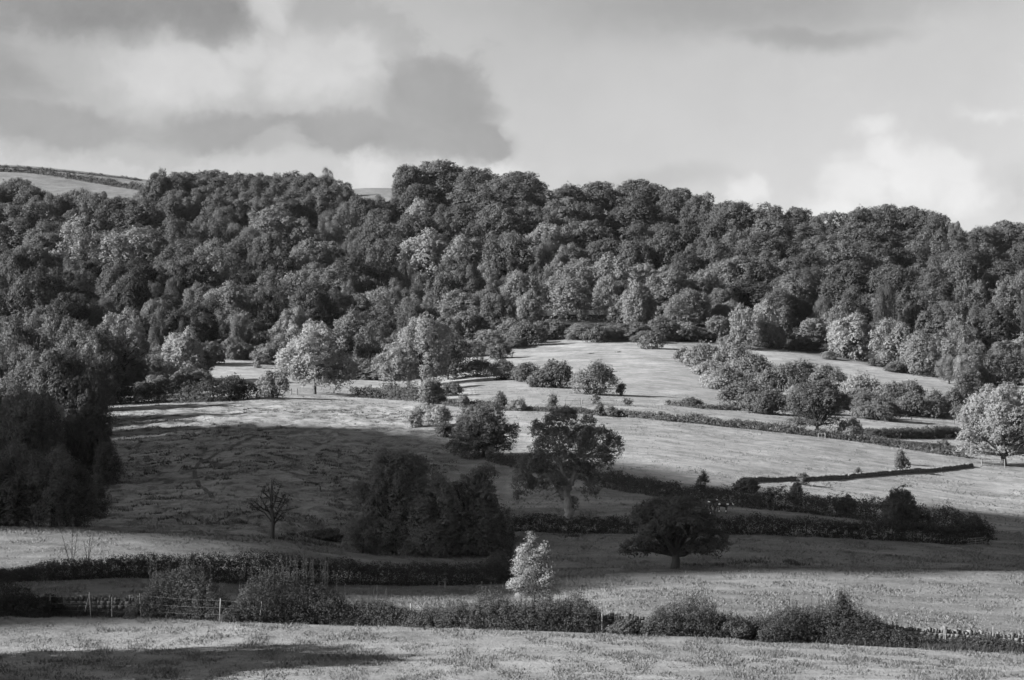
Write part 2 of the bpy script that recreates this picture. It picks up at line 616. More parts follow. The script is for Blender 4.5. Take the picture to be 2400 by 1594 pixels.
me = mesh_np('terrain', V, quads=quads, mat=gm, smooth=True)
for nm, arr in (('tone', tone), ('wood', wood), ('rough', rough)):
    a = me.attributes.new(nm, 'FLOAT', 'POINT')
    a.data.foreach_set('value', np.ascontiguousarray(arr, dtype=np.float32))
tag(link('terrain', me), kind='structure')


# ------------------------------------------------------------------ unseen caster added beyond the left edge, its puffs set to shade the middle fields
SE = np.array([math.cos(SUN_AZ), -math.sin(SUN_AZ), 0.0])
ST = np.cross(SE, SDIR)
ST = ST if ST[2] > 0 else -ST
qq, dd = np.meshgrid(np.arange(-600, 3100, 9), np.exp(np.linspace(math.log(95), math.log(470), 520)))
px, py = (qq - CU) / F * dd, dd
pz = H(px, py)
pr = row_of(px, py, pz)
upper = np.interp(qq, [-600, 0, 200, 400, 500, 700, 900, 1000, 1080, 1150, 1240, 1400, 1500, 1600, 1700, 1800, 1900, 2100, 2200, 2400, 3000],
                  [1000, 1000, 1010, 1022, 1006, 1002, 1006, 1022, 1044, 1076, 1092, 1092, 1098, 1110, 1128, 1160, 1176, 1190, 1200, 1214, 1240])
near = np.interp(qq, [-600, 0, 300, 600, 800, 950, 1100, 1200, 1400, 1600, 2000, 2400, 3000], [184, 179, 176, 168, 160, 155.5, 157, 160, 161, 161.5, 163.5, 165.5, 168])
b0 = np.interp(qq, [-600, 0, 300, 500, 560, 750, 950, 1190], [108, 113, 117, 121, 134, 141, 148, 153])
b1 = np.interp(qq, [-600, 0, 300, 500, 750, 950, 1190], [146, 146, 146, 147, 151, 154, 156.5])
crng = np.random.default_rng(3)
upper = upper + fbm(px / 14, py / 18, 44, 4) * 34 + crng.normal(size=px.shape) * 16
darkp = ((py > near) & (pr > upper)) | ((py > b0) & (py < b1) & (qq < 1190))
P3 = np.stack([px, py, pz], -1)
bank = (py > b1 - 9) & (py < b1) & (qq < 1190)
P3 = np.concatenate([P3.reshape(-1, 3)] + [P3[bank] + [0, 0, hh_] for hh_ in (0.5, 1.0, 1.4)])
darkp = np.concatenate([darkp.ravel(), np.ones(3 * int(bank.sum()), bool)])
CELL = 2.5
cs, ct = np.floor(P3 @ SE / CELL).astype(int), np.floor(P3 @ ST / CELL).astype(int)
s0, t0 = cs.min() - 4, ct.min() - 4
shape = (cs.max() - s0 + 5, ct.max() - t0 + 5)
cnt = [np.zeros(shape), np.zeros(shape)]
for k in (0, 1):
    np.add.at(cnt[k], (cs[darkp == bool(k)] - s0, ct[darkp == bool(k)] - t0), 1.0)


def blur(a, n):
    for _ in range(n):
        b = np.pad(a, 1, mode='edge')
        a = (b[1:-1, 1:-1] * 2 + b[:-2, 1:-1] + b[2:, 1:-1] + b[1:-1, :-2] + b[1:-1, 2:]) / 6
    return a


f_dark = blur(cnt[1], 3) / (blur(cnt[0] + cnt[1], 3) + 1e-6)
cells = np.argwhere(sstep(0.28, 0.85, f_dark) > crng.random(f_dark.shape))
ico = []
for i in range(42):
    zz = 1 - (i + 0.5) / 21
    aa = i * 2.39996
    ico.append((math.sqrt(max(0, 1 - zz * zz)) * math.cos(aa), math.sqrt(max(0, 1 - zz * zz)) * math.sin(aa), zz))
import bmesh
bm = bmesh.new()
for co in ico:
    bm.verts.new(co)
bmesh.ops.convex_hull(bm, input=bm.verts)
bm.verts.index_update()
hv = np.array([v.co[:] for v in bm.verts])
hf = np.array([[v.index for v in f.verts] for f in bm.faces])
bm.free()
CV_, CF_ = [], []
for k, (a, b) in enumerate(cells):
    c = SE * ((a + s0 + crng.uniform(0.2, 0.8)) * CELL) + ST * ((b + t0 + crng.uniform(0.2, 0.8)) * CELL) + SDIR * (680 + crng.uniform(-30, 30))
    CV_.append(c + hv * crng.uniform(2.6, 3.6) * crng.uniform(0.85, 1.15, (len(hv), 1)))
    CF_.append(hf + k * len(hv))
CASTER_WHITE = rough_material('caster_white', 0.75, 0.85, 0.02, bump=0.0)
tag(link('shade_cloud', mesh_np('shade_cloud', np.concatenate(CV_), tris=np.concatenate(CF_), mat=CASTER_WHITE, smooth=True)), 'added mass of puffs beyond the left edge, shaped to shade the middle fields', 'shade_cloud', kind='stuff')

# ------------------------------------------------------------------ foliage builders
def leaf_mesh(name, v, q, D):
    me = mesh_np(name, v, quads=q, mat=LEAF)
    a = me.attributes.new('clump', 'FLOAT_VECTOR', 'POINT')
    a.data.foreach_set('vector', np.ascontiguousarray(np.repeat(D, 4, 0), dtype=np.float32).ravel())
    return me


def leaf_quads(rng, P, N, size, aspect=0.62, jit=0.35):
    n = len(P)
    t = unit(np.cross(N, sph(rng, n)))
    b = np.cross(N, t)
    s = size * (1 + rng.uniform(-jit, jit, (n, 1)))
    t, b = t * s * 0.5, b * s * 0.5 * aspect
    V = np.stack([P + t, P + b + t * 0.15, P - t, P - b + t * 0.15], 1).reshape(-1, 3)
    return V, np.arange(4 * n).reshape(-1, 4)


def clump_leaves(rng, Cc, Dc, rad, per, leaf, squash=(1, 1, 0.7), aspect=0.62, jit=0.5, up=0.25):
    k = len(Cc)
    n = k * per
    dd = sph(rng, n)
    c = np.repeat(Cc, per, 0)
    d0 = np.repeat(Dc, per, 0)
    r = np.repeat(rad, per) * rng.uniform(0.15, 1, n) ** 0.5
    P = c + dd * r[:, None] * np.asarray(squash)
    N = unit(dd * 0.45 + d0 * 0.55 + np.array([0, 0, up]) + rng.normal(size=(n, 3)) * jit)
    D = unit(dd * 0.55 + d0 * 0.6 + np.array([0, 0, up * 0.5]))
    v, q = leaf_quads(rng, P, N, leaf, aspect)
    return v, q, D


def crown(rng, lobes, clumps, per, rad, leaf, squash=(1, 1, 0.7), aspect=0.62, jit=0.45, up=0.25, under=0.35, inner=0.7, cover=1.0):
    L = np.asarray(lobes, float)
    w = (L[:, 3] * L[:, 4] * L[:, 5]) ** (2 / 3)
    if clumps is None:
        clumps = int(cover * 4 * math.pi * 0.6 * w.sum() / (leaf * leaf * aspect * 0.5) / per)
    k = rng.choice(len(L), size=int(clumps * 1.5), p=w / w.sum())
    d = sph(rng, len(k))
    low = (d[:, 2] < -under) & (rng.random(len(k)) < 0.75)
    d[low, 2] *= -1
    c = L[k, :3] + d * L[k, 3:] * (rng.uniform(inner, 1.0, (len(k), 1)) + np.abs(rng.normal(size=(len(k), 1))) * 0.10) + rng.normal(size=(len(k), 3)) * L[k, 3:] * 0.10
    depth = np.min(np.linalg.norm((c[:, None, :] - L[None, :, :3]) / L[None, :, 3:], axis=2) + (np.arange(len(L))[None, :] == k[:, None]) * 9, axis=1)
    keep = depth > 0.55
    c, d = c[keep][:clumps], d[keep][:clumps]
    return clump_leaves(rng, c, d, rad * rng.uniform(0.6, 1.3, len(c)), per, leaf, squash, aspect, jit, up)


def dome_lobes(rng, W, Ht, zb, n, size=0.4, top=1.0, irr=0.18):
    """n lobes spread over an ellipsoid between zb and Ht"""
    R, hz = W / 2, (Ht - zb) / 2
    zc = zb + hz
    out = []
    for i in range(n):
        t = (i + 0.5) / n
        z = 1 - 1.75 * t
        a = i * 2.39996 + rng.uniform(-0.4, 0.4)
        rr = math.sqrt(max(0.0, 1 - z * z))
        lr = size * rng.uniform(0.6, 1.45)
        f = (1 - lr * 0.85) * (1 + rng.uniform(-irr, irr))
        out.append((math.cos(a) * rr * R * f, math.sin(a) * rr * R * f, zc + z * hz * f * top, R * lr, R * lr, max(hz * lr, R * lr * 0.6)))
    out.append((0, 0, zc, R * 0.6, R * 0.6, hz * 0.65))
    return out


def limbs(mb, rng, lobes, zfork, r0, lean=(0, 0), zbase=-0.6, sides=6, thin=0.35):
    top = np.array([lean[0], lean[1], zfork])
    mid = np.array([lean[0] * 0.35 + rng.uniform(-.1, .1), lean[1] * 0.35, zfork * 0.5])
    mb.tube([(0, 0, zbase), (0, 0, 0.15), mid, top], [r0 * 1.5, r0 * 1.2, r0 * 0.95, r0 * 0.85], sides)
    for l in lobes:
        e = np.array(l[:3])
        hz = np.array([(e[0] - top[0]) * 0.45, (e[1] - top[1]) * 0.45, (e[2] - top[2]) * 0.55])
        m = top + hz + rng.normal(size=3) * 0.06 * np.linalg.norm(e - top)
        r1 = r0 * thin * rng.uniform(0.8, 1.4)
        mb.tube([top - [0, 0, r0 * 0.5], m, e], [r1 * 1.4, r1, r1 * 0.35], max(4, sides - 1))
        for _ in range(2):
            dv = unit(rng.normal(size=(1, 3)))[0] * np.array(l[3:]) * 0.9
            mb.tube([m * 0.4 + e * 0.6, e + dv * 0.55, e + dv], [r1 * 0.5, r1 * 0.35, r1 * 0.1], 4)


def join(*VQ):
    Vs, Qs, Ds, n = [], [], [], 0
    for v, q, d in VQ:
        Vs.append(v)
        Qs.append(q + n)
        Ds.append(d)
        n += len(v)
    return np.concatenate(Vs), np.concatenate(Qs), np.concatenate(Ds)


# ------------------------------------------------------------------ kinds of tree for the hillside wood (height 15 m, shared meshes)
PROTO = {}


def proto(kind, seed, W, Ht, zb, n, clumps, per, rad, leaf, size=0.4, **kw):
    rng = np.random.default_rng(seed)
    lobes = dome_lobes(rng, W, Ht, zb, n, size, irr=kw.pop('irr', 0.18))
    mb = MB()
    limbs(mb, rng, lobes[:6], zb + (Ht - zb) * 0.25, 0.035 * Ht * 0.5, sides=5)
    kw.setdefault('cover', 1.15)
    vqd = crown(rng, lobes, None, per, rad, leaf, **kw)
    PROTO.setdefault(kind, []).append((leaf_mesh(kind + '_crown', *vqd), mb.mesh(kind + '_trunk', BARK, True), Ht, W))


for s in range(3):
    proto('beech_tree', 100 + s, 19, 16, -2.5, 48, 0, 9, 0.6, 0.42, 0.25, irr=0.14)
    proto('oak_tree', 200 + s, 15, 14, -2.5, 34, 0, 9, 0.55, 0.38, 0.29, irr=0.28)
    proto('ash_tree', 300 + s, 12, 16, -2.0, 38, 0, 8, 0.5, 0.36, 0.26, irr=0.34, squash=(0.9, 0.9, 1.1), cover=0.8)
    proto('birch_tree', 400 + s, 7.0, 15, -1.5, 26, 0, 8, 0.4, 0.30, 0.30, irr=0.35, squash=(0.7, 0.7, 1.9), aspect=0.35, cover=0.8)
    proto('sycamore_tree', 500 + s, 13, 17, -2.5, 40, 0, 9, 0.55, 0.38, 0.27, irr=0.3)
    proto('hawthorn_tree', 600 + s, 8.5, 6.5, -1.5, 26, 0, 8, 0.4, 0.28, 0.3, irr=0.34)



def plant(kind, p, hgt, wid, tone, rng, label, group=None):
    cr, tr, Ht, W = PROTO[kind][rng.integers(len(PROTO[kind]))]
    sz, sx = hgt / Ht, wid / W
    root = thing(kind, label, 'tree' if kind != 'hawthorn_tree' else 'bush', (p[0], p[1], p[2] - 0.1), rng.uniform(0, 6.283), (sx, sx * rng.uniform(0.9, 1.1), sz), group)
    link('trunk', tr, root)
    link('crown', cr, root, tone)
    return root


WOODS = []          # kind, u, v of the base, height px, width px, tone, look word
# pale or outstanding trees seen in the wood: u, row of the base, height px, width px, kind, tone
SPECIAL = [
    (400, 535, 66, 62, 'oak_tree', 0.055), (452, 528, 60, 60, 'oak_tree', 0.06), (505, 532, 64, 60, 'sycamore_tree', 0.055), (560, 530, 62, 62, 'oak_tree', 0.06), (615, 534, 64, 58, 'oak_tree', 0.055), (668, 532, 62, 60, 'sycamore_tree', 0.06), (720, 530, 64, 60, 'oak_tree', 0.055),
    (425, 505, 56, 66, 'oak_tree', 0.055), (480, 500, 56, 66, 'oak_tree', 0.06), (535, 502, 56, 66, 'oak_tree', 0.055), (590, 506, 56, 66, 'oak_tree', 0.055), (642, 506, 56, 66, 'oak_tree', 0.06), (695, 506, 56, 66, 'oak_tree', 0.055),
    (2285, 612, 70, 66, 'oak_tree', 0.055), (2325, 615, 70, 60, 'oak_tree', 0.06),
    (838, 545, 78, 70, 'oak_tree', 0.05), (880, 540, 70, 60, 'sycamore_tree', 0.055), (918, 538, 66, 60, 'oak_tree', 0.05), (760, 530, 84, 60, 'oak_tree', 0.055),
    (195, 655, 118, 130, 'ash_tree', 0.115), (300, 665, 112, 120, 'ash_tree', 0.11), (95, 560, 84, 70, 'ash_tree', 0.08),
    (640, 592, 92, 105, 'sycamore_tree', 0.105), (700, 600, 80, 80, 'ash_tree', 0.085), (606, 520, 50, 52, 'oak_tree', 0.085), (355, 555, 60, 60, 'ash_tree', 0.085),
    (985, 560, 82, 60, 'sycamore_tree', 0.125), (1000, 665, 108, 120, 'oak_tree', 0.115), (1095, 668, 100, 110, 'oak_tree', 0.085),
    (1175, 600, 105, 110, 'beech_tree', 0.055), (1275, 640, 100, 90, 'sycamore_tree', 0.10), (1310, 690, 70, 60, 'ash_tree', 0.10),
    (1140, 700, 70, 55, 'ash_tree', 0.11), (922, 690, 60, 50, 'ash_tree', 0.11), (1500, 700, 72, 80, 'oak_tree', 0.11), (1555, 705, 70, 70, 'sycamore_tree', 0.095),
    (1330, 752, 96, 105, 'ash_tree', 0.10), (1420, 740, 84, 60, 'ash_tree', 0.105), (880, 765, 78, 84, 'ash_tree', 0.10), (930, 740, 70, 60, 'birch_tree', 0.085),
    (500, 690, 100, 100, 'ash_tree', 0.085), (530, 770, 92, 110, 'oak_tree', 0.085), (690, 735, 78, 80, 'hawthorn_tree', 0.085),
    (1645, 735, 88, 90, 'sycamore_tree', 0.085), (1725, 640, 84, 80, 'ash_tree', 0.075), (1935, 712, 98, 70, 'sycamore_tree', 0.095),
    (1795, 815, 95, 70, 'oak_tree', 0.11), (1745, 818, 90, 62, 'ash_tree', 0.105), (1992, 842, 98, 92, 'oak_tree', 0.115), (2100, 866, 105, 95, 'ash_tree', 0.11),
    (2160, 880, 90, 70, 'sycamore_tree', 0.09), (2260, 905, 66, 50, 'ash_tree', 0.115), (2225, 900, 60, 46, 'birch_tree', 0.095), (2280, 880, 70, 60, 'ash_tree', 0.075),
    (1850, 700, 84, 80, 'oak_tree', 0.06), (2050, 690, 80, 80, 'sycamore_tree', 0.075), (2190, 745, 90, 100, 'beech_tree', 0.05), (2370, 760, 90, 80, 'ash_tree', 0.085),
    (450, 590, 60, 40, 'birch_tree', 0.08), (780, 600, 70, 40, 'birch_tree', 0.075), (830, 650, 70, 40, 'birch_tree', 0.075), (560, 820, 76, 40, 'birch_tree', 0.065),
]
SKYLINE = [
    (402, 411, 70, 'oak_tree'), (465, 408, 70, 'oak_tree'), (526, 409, 66, 'oak_tree'), (579, 413, 60, 'oak_tree'), (622, 416, 55, 'sycamore_tree'), (663, 414, 55, 'oak_tree'), (706, 415, 55, 'oak_tree'), (746, 418, 52, 'oak_tree'), (75, 440, 70, 'oak_tree'), (205, 460, 60, 'oak_tree'),
    (40, 428, 100, 'beech_tree'), (-30, 440, 90, 'oak_tree'), (125, 458, 60, 'oak_tree'), (175, 452, 70, 'oak_tree'), (238, 462, 60, 'sycamore_tree'), (290, 470, 60, 'oak_tree'), (335, 462, 50, 'birch_tree'),
    (372, 408, 60, 'oak_tree'), (430, 406, 74, 'beech_tree'), (495, 402, 80, 'beech_tree'), (552, 405, 54, 'oak_tree'), (603, 413, 50, 'birch_tree'), (640, 410, 52, 'oak_tree'),
    (684, 408, 52, 'sycamore_tree'), (725, 411, 50, 'oak_tree'), (766, 405, 32, 'birch_tree'), (796, 428, 56, 'oak_tree'),
    (957, 394, 62, 'beech_tree'), (1030, 386, 128, 'beech_tree'), (1118, 402, 104, 'beech_tree'), (1215, 411, 122, 'beech_tree'), (1325, 438, 90, 'oak_tree'), (1402, 434, 98, 'beech_tree'),
    (1505, 433, 122, 'beech_tree'), (1588, 450, 90, 'beech_tree'), (1645, 463, 74, 'oak_tree'), (1720, 479, 104, 'beech_tree'), (1800, 489, 90, 'oak_tree'), (1868, 495, 84, 'beech_tree'),
    (1938, 506, 84, 'oak_tree'), (2010, 491, 76, 'oak_tree'), (2072, 484, 92, 'beech_tree'), (2143, 492, 92, 'beech_tree'), (2198, 506, 62, 'oak_tree'), (2243, 532, 42, 'sycamore_tree'),
    (2300, 536, 36, 'birch_tree'), (2365, 527, 96, 'beech_tree'), (2440, 533, 90, 'oak_tree'),
]
rng = np.random.default_rng(5)
for u, vt, w, k in SKYLINE:
    hp = 88 if k != 'birch_tree' else 74
    if 380 < u < 810:
        hp, w, vt = 62, w * 1.25, vt + (4 if k != 'birch_tree' else 0)
    WOODS.append((k, u, vt + hp, hp, w * 1.05, rng.uniform(0.045, 0.06)))
for u, vb, h, w, k, t in SPECIAL:
    WOODS.append((k, u, vb, h, w, t))
taken = [(u, vb, w) for (k, u, vb, h, w, t) in WOODS]
for u in np.arange(238, 2400, 44):
    u2 = u + rng.uniform(-18, 18)
    if 1560 < u2 < 1620:
        continue
    WOODS.append(('hawthorn_tree', float(u2), float(WOOD_LOW(u2)) + rng.uniform(-14, 7), rng.uniform(20, 38), rng.uniform(34, 62), rng.uniform(0.055, 0.095)))
row = 0
for frac_v in np.arange(0, 24):
    for u in np.arange(-40, 2460, 66):
        uu = u + (33 if frac_v % 2 else 0) + rng.uniform(-19, 19)
        lo, hi = float(WOOD_LOW(uu)), float(WOOD_TOP(uu)) + 52
        v = lo - 4 - frac_v * 32 + rng.uniform(-9, 9)
        if v < hi or (frac_v == 0 and uu < 235):
            continue
        if any(abs(uu - a) < 0.42 * w and abs(v - b) < 24 for a, b, w in taken):
            continue
        near_low = frac_v <= 1
        left_birch = 350 < uu < 860 and v < 640
        if uu < 240 and v > 900:
            k, h, w, t = rng.choice(['oak_tree', 'ash_tree']), rng.uniform(140, 180), rng.uniform(80, 110), rng.uniform(0.045, 0.075)
            if rng.random() < 0.35:
                continue
        elif left_birch:
            k = rng.choice(['birch_tree', 'birch_tree', 'oak_tree', 'ash_tree'])
            h, w, t = rng.uniform(50, 72), rng.uniform(36, 52) if k == 'birch_tree' else rng.uniform(50, 66), rng.uniform(0.05, 0.075)
        elif near_low:
            k = 'hawthorn_tree' if frac_v == 0 else rng.choice(['hawthorn_tree', 'hawthorn_tree', 'ash_tree', 'oak_tree'])
            h = (rng.uniform(30, 50) if frac_v == 0 else rng.uniform(44, 62)) if k == 'hawthorn_tree' else rng.uniform(62, 92)
            w, t = (rng.uniform(60, 86) if k != 'birch_tree' else rng.uniform(34, 46)), rng.uniform(0.055, 0.1)
        elif v < hi + 110:
            k = rng.choice(['beech_tree', 'beech_tree', 'oak_tree', 'sycamore_tree'])
            h, w, t = rng.uniform(76, 96), rng.uniform(78, 112), rng.uniform(0.036, 0.062)
        else:
            k = rng.choice(['oak_tree', 'ash_tree', 'sycamore_tree', 'birch_tree', 'oak_tree', 'beech_tree'])
            h = rng.uniform(70, 104)
            w, t = (rng.uniform(66, 100) if k != 'birch_tree' else rng.uniform(38, 50)), rng.uniform(0.036, 0.07) + (0.028 if rng.random() < 0.3 else 0) - (0.012 if uu < 600 else 0)
        WOODS.append((str(k), float(uu), float(v), float(h), float(w), float(t)))

erng = np.random.default_rng(12)
for k in range(46):
    u = erng.uniform(-520, -75)
    hi = float(WOOD_TOP(u)) + 60
    WOODS.append((str(erng.choice(['oak_tree', 'ash_tree', 'sycamore_tree', 'beech_tree'])), float(u), float(hi + (1180 - hi) * erng.random() ** 1.3), erng.uniform(84, 120), erng.uniform(84, 116), erng.uniform(0.04, 0.08)))

ZONES = [(-900, -60, 'beyond the left edge'), (-60, 200, 'below the hilltop pasture'), (200, 420, "below the hilltop pasture's tip"), (420, 640, 'below the flat-topped skyline'), (640, 830, 'below the skyline spire'),
         (830, 960, 'below the skyline notch'), (960, 1150, 'below the highest skyline dome'), (1150, 1370, 'below the second skyline dome'), (1370, 1600, 'below the twin domes'),
         (1600, 1830, 'below the sloping skyline'), (1830, 1980, 'below the skyline dip'), (1980, 2220, 'below the right-hand hump'), (2220, 3000, 'at the right edge')]
TIERS = ['lowest', 'second', 'third', 'fourth', 'fifth', 'sixth', 'seventh', 'eighth', 'ninth', 'tenth']
LOOK = {'beech_tree': 'domed', 'oak_tree': 'rounded', 'ash_tree': 'feathery', 'birch_tree': 'slender', 'sycamore_tree': 'tall', 'hawthorn_tree': 'bushy'}
ORD = ['first', 'second', 'third', 'fourth', 'fifth', 'sixth', 'seventh', 'eighth', 'ninth', 'tenth', 'eleventh', 'twelfth', 'thirteenth', 'fourteenth', 'fifteenth', 'sixteenth', 'seventeenth', 'eighteenth', 'nineteenth', 'twentieth']


def tone_word(t):
    return 'pale' if t > 0.095 else 'grey' if t > 0.06 else 'dark'


SKY_N = len(SKYLINE)
cells = {}
for i, wv in enumerate(WOODS):
    u, v = wv[1], wv[2]
    z = next(n for n, (a, b, _) in enumerate(ZONES) if a <= u < b)
    if i < SKY_N:
        cells.setdefault((z, 'sky', LOOK[wv[0]]), []).append(i)
    else:
        lo, hi = float(WOOD_LOW(u)), float(WOOD_TOP(u)) + 40
        tier = int(np.clip((lo - v + 12) / max(lo - hi + 24, 1) * (8 if u > 240 else 10), 0, 9))
        cells.setdefault((z, tier, tone_word(wv[5]) + ' ' + LOOK[wv[0]]), []).append(i)
WLAB = {}
for (z, tier, look), ids in cells.items():
    ids.sort(key=lambda i: WOODS[i][1])
    for n, i in enumerate(ids):
        who = '' if len(ids) == 1 else 'leftmost ' if n == 0 else ORD[min(n, 19)] + ' from left '
        if tier == 'sky':
            WLAB[i] = f"{who}{look} tree against the sky {ZONES[z][2].replace('below', 'among trees of')}"
        else:
            WLAB[i] = f'{who}{look} tree, {TIERS[tier]} tier of the wood {ZONES[z][2]}'
rng = np.random.default_rng(8)
for i, (k, u, v, h, w, t) in enumerate(WOODS):
    p = at(u, v)
    m = mpp(p[1])
    t = 0.074 * (t / 0.06) ** 1.15
    vs = 1.0 if i < SKY_N + len(SPECIAL) else rng.uniform(0.78, 1.2)
    plant(k, p, h * m * (1.06 if i < SKY_N else 1.1) * vs, w * m * 1.14 * vs, t, rng, WLAB[i], 'trees of the hillside wood')

# low growth under the wood: brambles and bracken nobody could count
rng = np.random.default_rng(31)
uu = rng.uniform(-150, 2550, 9000)
dd = rng.uniform(230, 1000, 9000)
x, y = (uu - CU) / F * dd, dd
z = H(x, y)
r = row_of(x, y, z)
keep = (r < WOOD_LOW(uu) - 2) & (r > WOOD_TOP(uu) + 6)
c = np.stack([x, y, z + 0.5], 1)[keep]
vqd = clump_leaves(rng, c, np.tile([0, -0.3, 1.0], (len(c), 1)), rng.uniform(0.8, 2.2, len(c)), 9, 0.7)
tag(link('undergrowth', leaf_mesh('undergrowth', *vqd), tone=0.075), 'low brambles and bracken under the hillside wood', 'undergrowth', kind='stuff')


# ------------------------------------------------------------------ single trees
def tree(name, label, u, vb, hp, lobes_px, tone, leaf, clumps, per, rad, trunk_r, fork, lean=(0, 0), bark=BARK, seed=1, cat='tree', d=None, depth=0.8, thin=0.4, group=None, limb_px=None, **kw):
    """lobes_px: (du, dv up, ru, rv) in photograph pixels from the base; each becomes an ellipsoid with real depth"""
    rng = np.random.default_rng(seed)
    p = at(u, vb, d)
    m = mpp(p[1])
    root = thing(name, label, cat, (p[0], p[1], p[2] - 0.05), group=group)
    lobes = []
    for l in lobes_px:
        du, dv, ru, rv = l[:4]
        dy = l[4] * m if len(l) > 4 else rng.uniform(-0.6, 0.6) * ru * m
        lobes.append((du * m, dy, dv * m, ru * m, ru * m * depth, rv * m))
    mb = MB()
    if limb_px:
        for path, ra, rb in limb_px:
            pth = np.array([(a * m, (b_ if len(rest) else 0) * m, c_ * m) for a, c_, *rest in path for b_ in [rest[0] if rest else 0]])
            k_ = np.linspace(0, len(pth) - 1, len(pth) * 3)
            pth = np.stack([np.interp(k_, range(len(pth)), pth[:, i]) for i in range(3)], 1)
            pth[1:-1] += rng.normal(size=(len(pth) - 2, 3)) * ra * 0.18
            mb.tube(pth, np.linspace(ra, rb, len(pth)), 7)
        for l in lobes:
            e = np.array(l[:3])
            for _ in range(3):
                dv = unit(rng.normal(size=(1, 3)))[0] * np.array(l[3:]) * 0.95
                mb.tube([e - dv * 0.5, e + dv * 0.2, e + dv], [0.05, 0.035, 0.01], 4)
    else:
        limbs(mb, rng, lobes, fork * m, trunk_r, (lean[0] * m, 0), thin=thin)
    link('trunk', mb.mesh('trunk', bark, True), root)
    vqd = crown(rng, lobes, None, per, rad, leaf, **kw)
    link('crown', leaf_mesh('crown', *vqd), root, tone)
    return root


def auto_lobes(seed, w, h, zb, n, size=0.32):
    """lobes in px over an ellipse of width w from zb to h, lower edge flatter"""
    rng = np.random.default_rng(seed)
    out = []
    for l in dome_lobes(rng, w, h, zb, n, size, irr=0.2):
        out.append((l[0], l[2], l[3], l[5], l[1]))
    return out


# spreading oak on the crest
tree('oak_tree', 'dark spreading oak with a short trunk alone at the crest of the pasture', 1582, 1333, 160,
     auto_lobes(41, 200, 168, 58, 36, 0.25) + [(-88, 50, 38, 18, 0), (-60, 66, 34, 26, -10), (88, 54, 36, 22, 0), (100, 72, 24, 22, 10), (60, 50, 34, 16, -10), (-112, 42, 20, 9, 4), (50, 44, 36, 10, 0), (-45, 46, 36, 12, 10)],
     0.065, 0.16, 620, 12, 0.34, 0.4, 40, seed=41, cover=1.4)
# tall pollard with the pale trunk


def crop_lobes(rows, u0, v0):
    return [((797 + a / 2.903) - u0, v0 - (773 + b / 2.903), ra / 2.6, rb / 2.4) for a, b, ra, rb in rows]


tree('ash_tree', 'tall gnarled tree with a pale forked trunk and drooping side limbs', 1336, 1222, 255,
     crop_lobes([(1510, 620, 95, 75), (1450, 650, 60, 55), (1360, 700, 62, 52), (1480, 745, 110, 70), (1690, 655, 46, 70), (1650, 720, 70, 60), (1760, 745, 90, 70), (1865, 800, 58, 70), (1885, 770, 26, 40), (1720, 860, 120, 70), (1600, 800, 100, 80),
                 (1400, 815, 90, 66), (1800, 900, 60, 40), (1290, 950, 90, 80), (1350, 900, 70, 60), (1250, 1050, 64, 60), (1210, 1130, 26, 36), (1440, 1030, 90, 46), (1330, 1060, 60, 40), (1705, 1090, 48, 70), (1650, 950, 80, 56), (1530, 880, 70, 50),
                 (1590, 1190, 30, 46), (1520, 1090, 40, 60), (1330, 640, 24, 24), (1560, 580, 40, 36)], 1336, 1222),
     0.1, 0.16, 0, 12, 0.32, 0.42, 72, bark=BARK_PALE, seed=42, cover=1.7,
     limb_px=[([(-4, -10), (-2, 20), (-6, 50), (-10, 72)], 0.62, 0.42), ([(-10, 66), (-12, 95), (-22, 140), (-24, 190)], 0.40, 0.08), ([(-8, 66), (6, 92), (12, 130), (26, 180)], 0.42, 0.08),
              ([(-8, 60), (-28, 78), (-40, 98), (-62, 112, -4), (-80, 96, -4), (-92, 74, -4)], 0.28, 0.06), ([(8, 98), (24, 112), (40, 104), (46, 84)], 0.22, 0.05), ([(-4, 40), (-12, 62), (-30, 70), (-44, 62)], 0.16, 0.04),
              ([(12, 130), (50, 160, 6), (90, 170, 8)], 0.2, 0.05), ([(-20, 130), (-55, 165, 6), (-85, 175, 8)], 0.2, 0.05), ([(-22, 140), (-40, 200, -6), (-20, 230, -6)], 0.18, 0.04), ([(22, 160), (40, 200, -8), (46, 220)], 0.16, 0.04), ([(-16, 112), (-28, 122), (-34, 124)], 0.09, 0.03)])
tree('oak_tree', 'round dark tree with foliage to the ground beside the field corner', 1132, 1072, 128,
     auto_lobes(43, 145, 130, -20, 34, 0.27) + [(-65, 24, 26, 14, 0), (-40, 20, 30, 18, -10), (62, 50, 22, 26, 0), (74, 66, 12, 14, 0), (40, 22, 30, 16, 0)],
     0.07, 0.2, 480, 12, 0.4, 0.3, 30, seed=43)
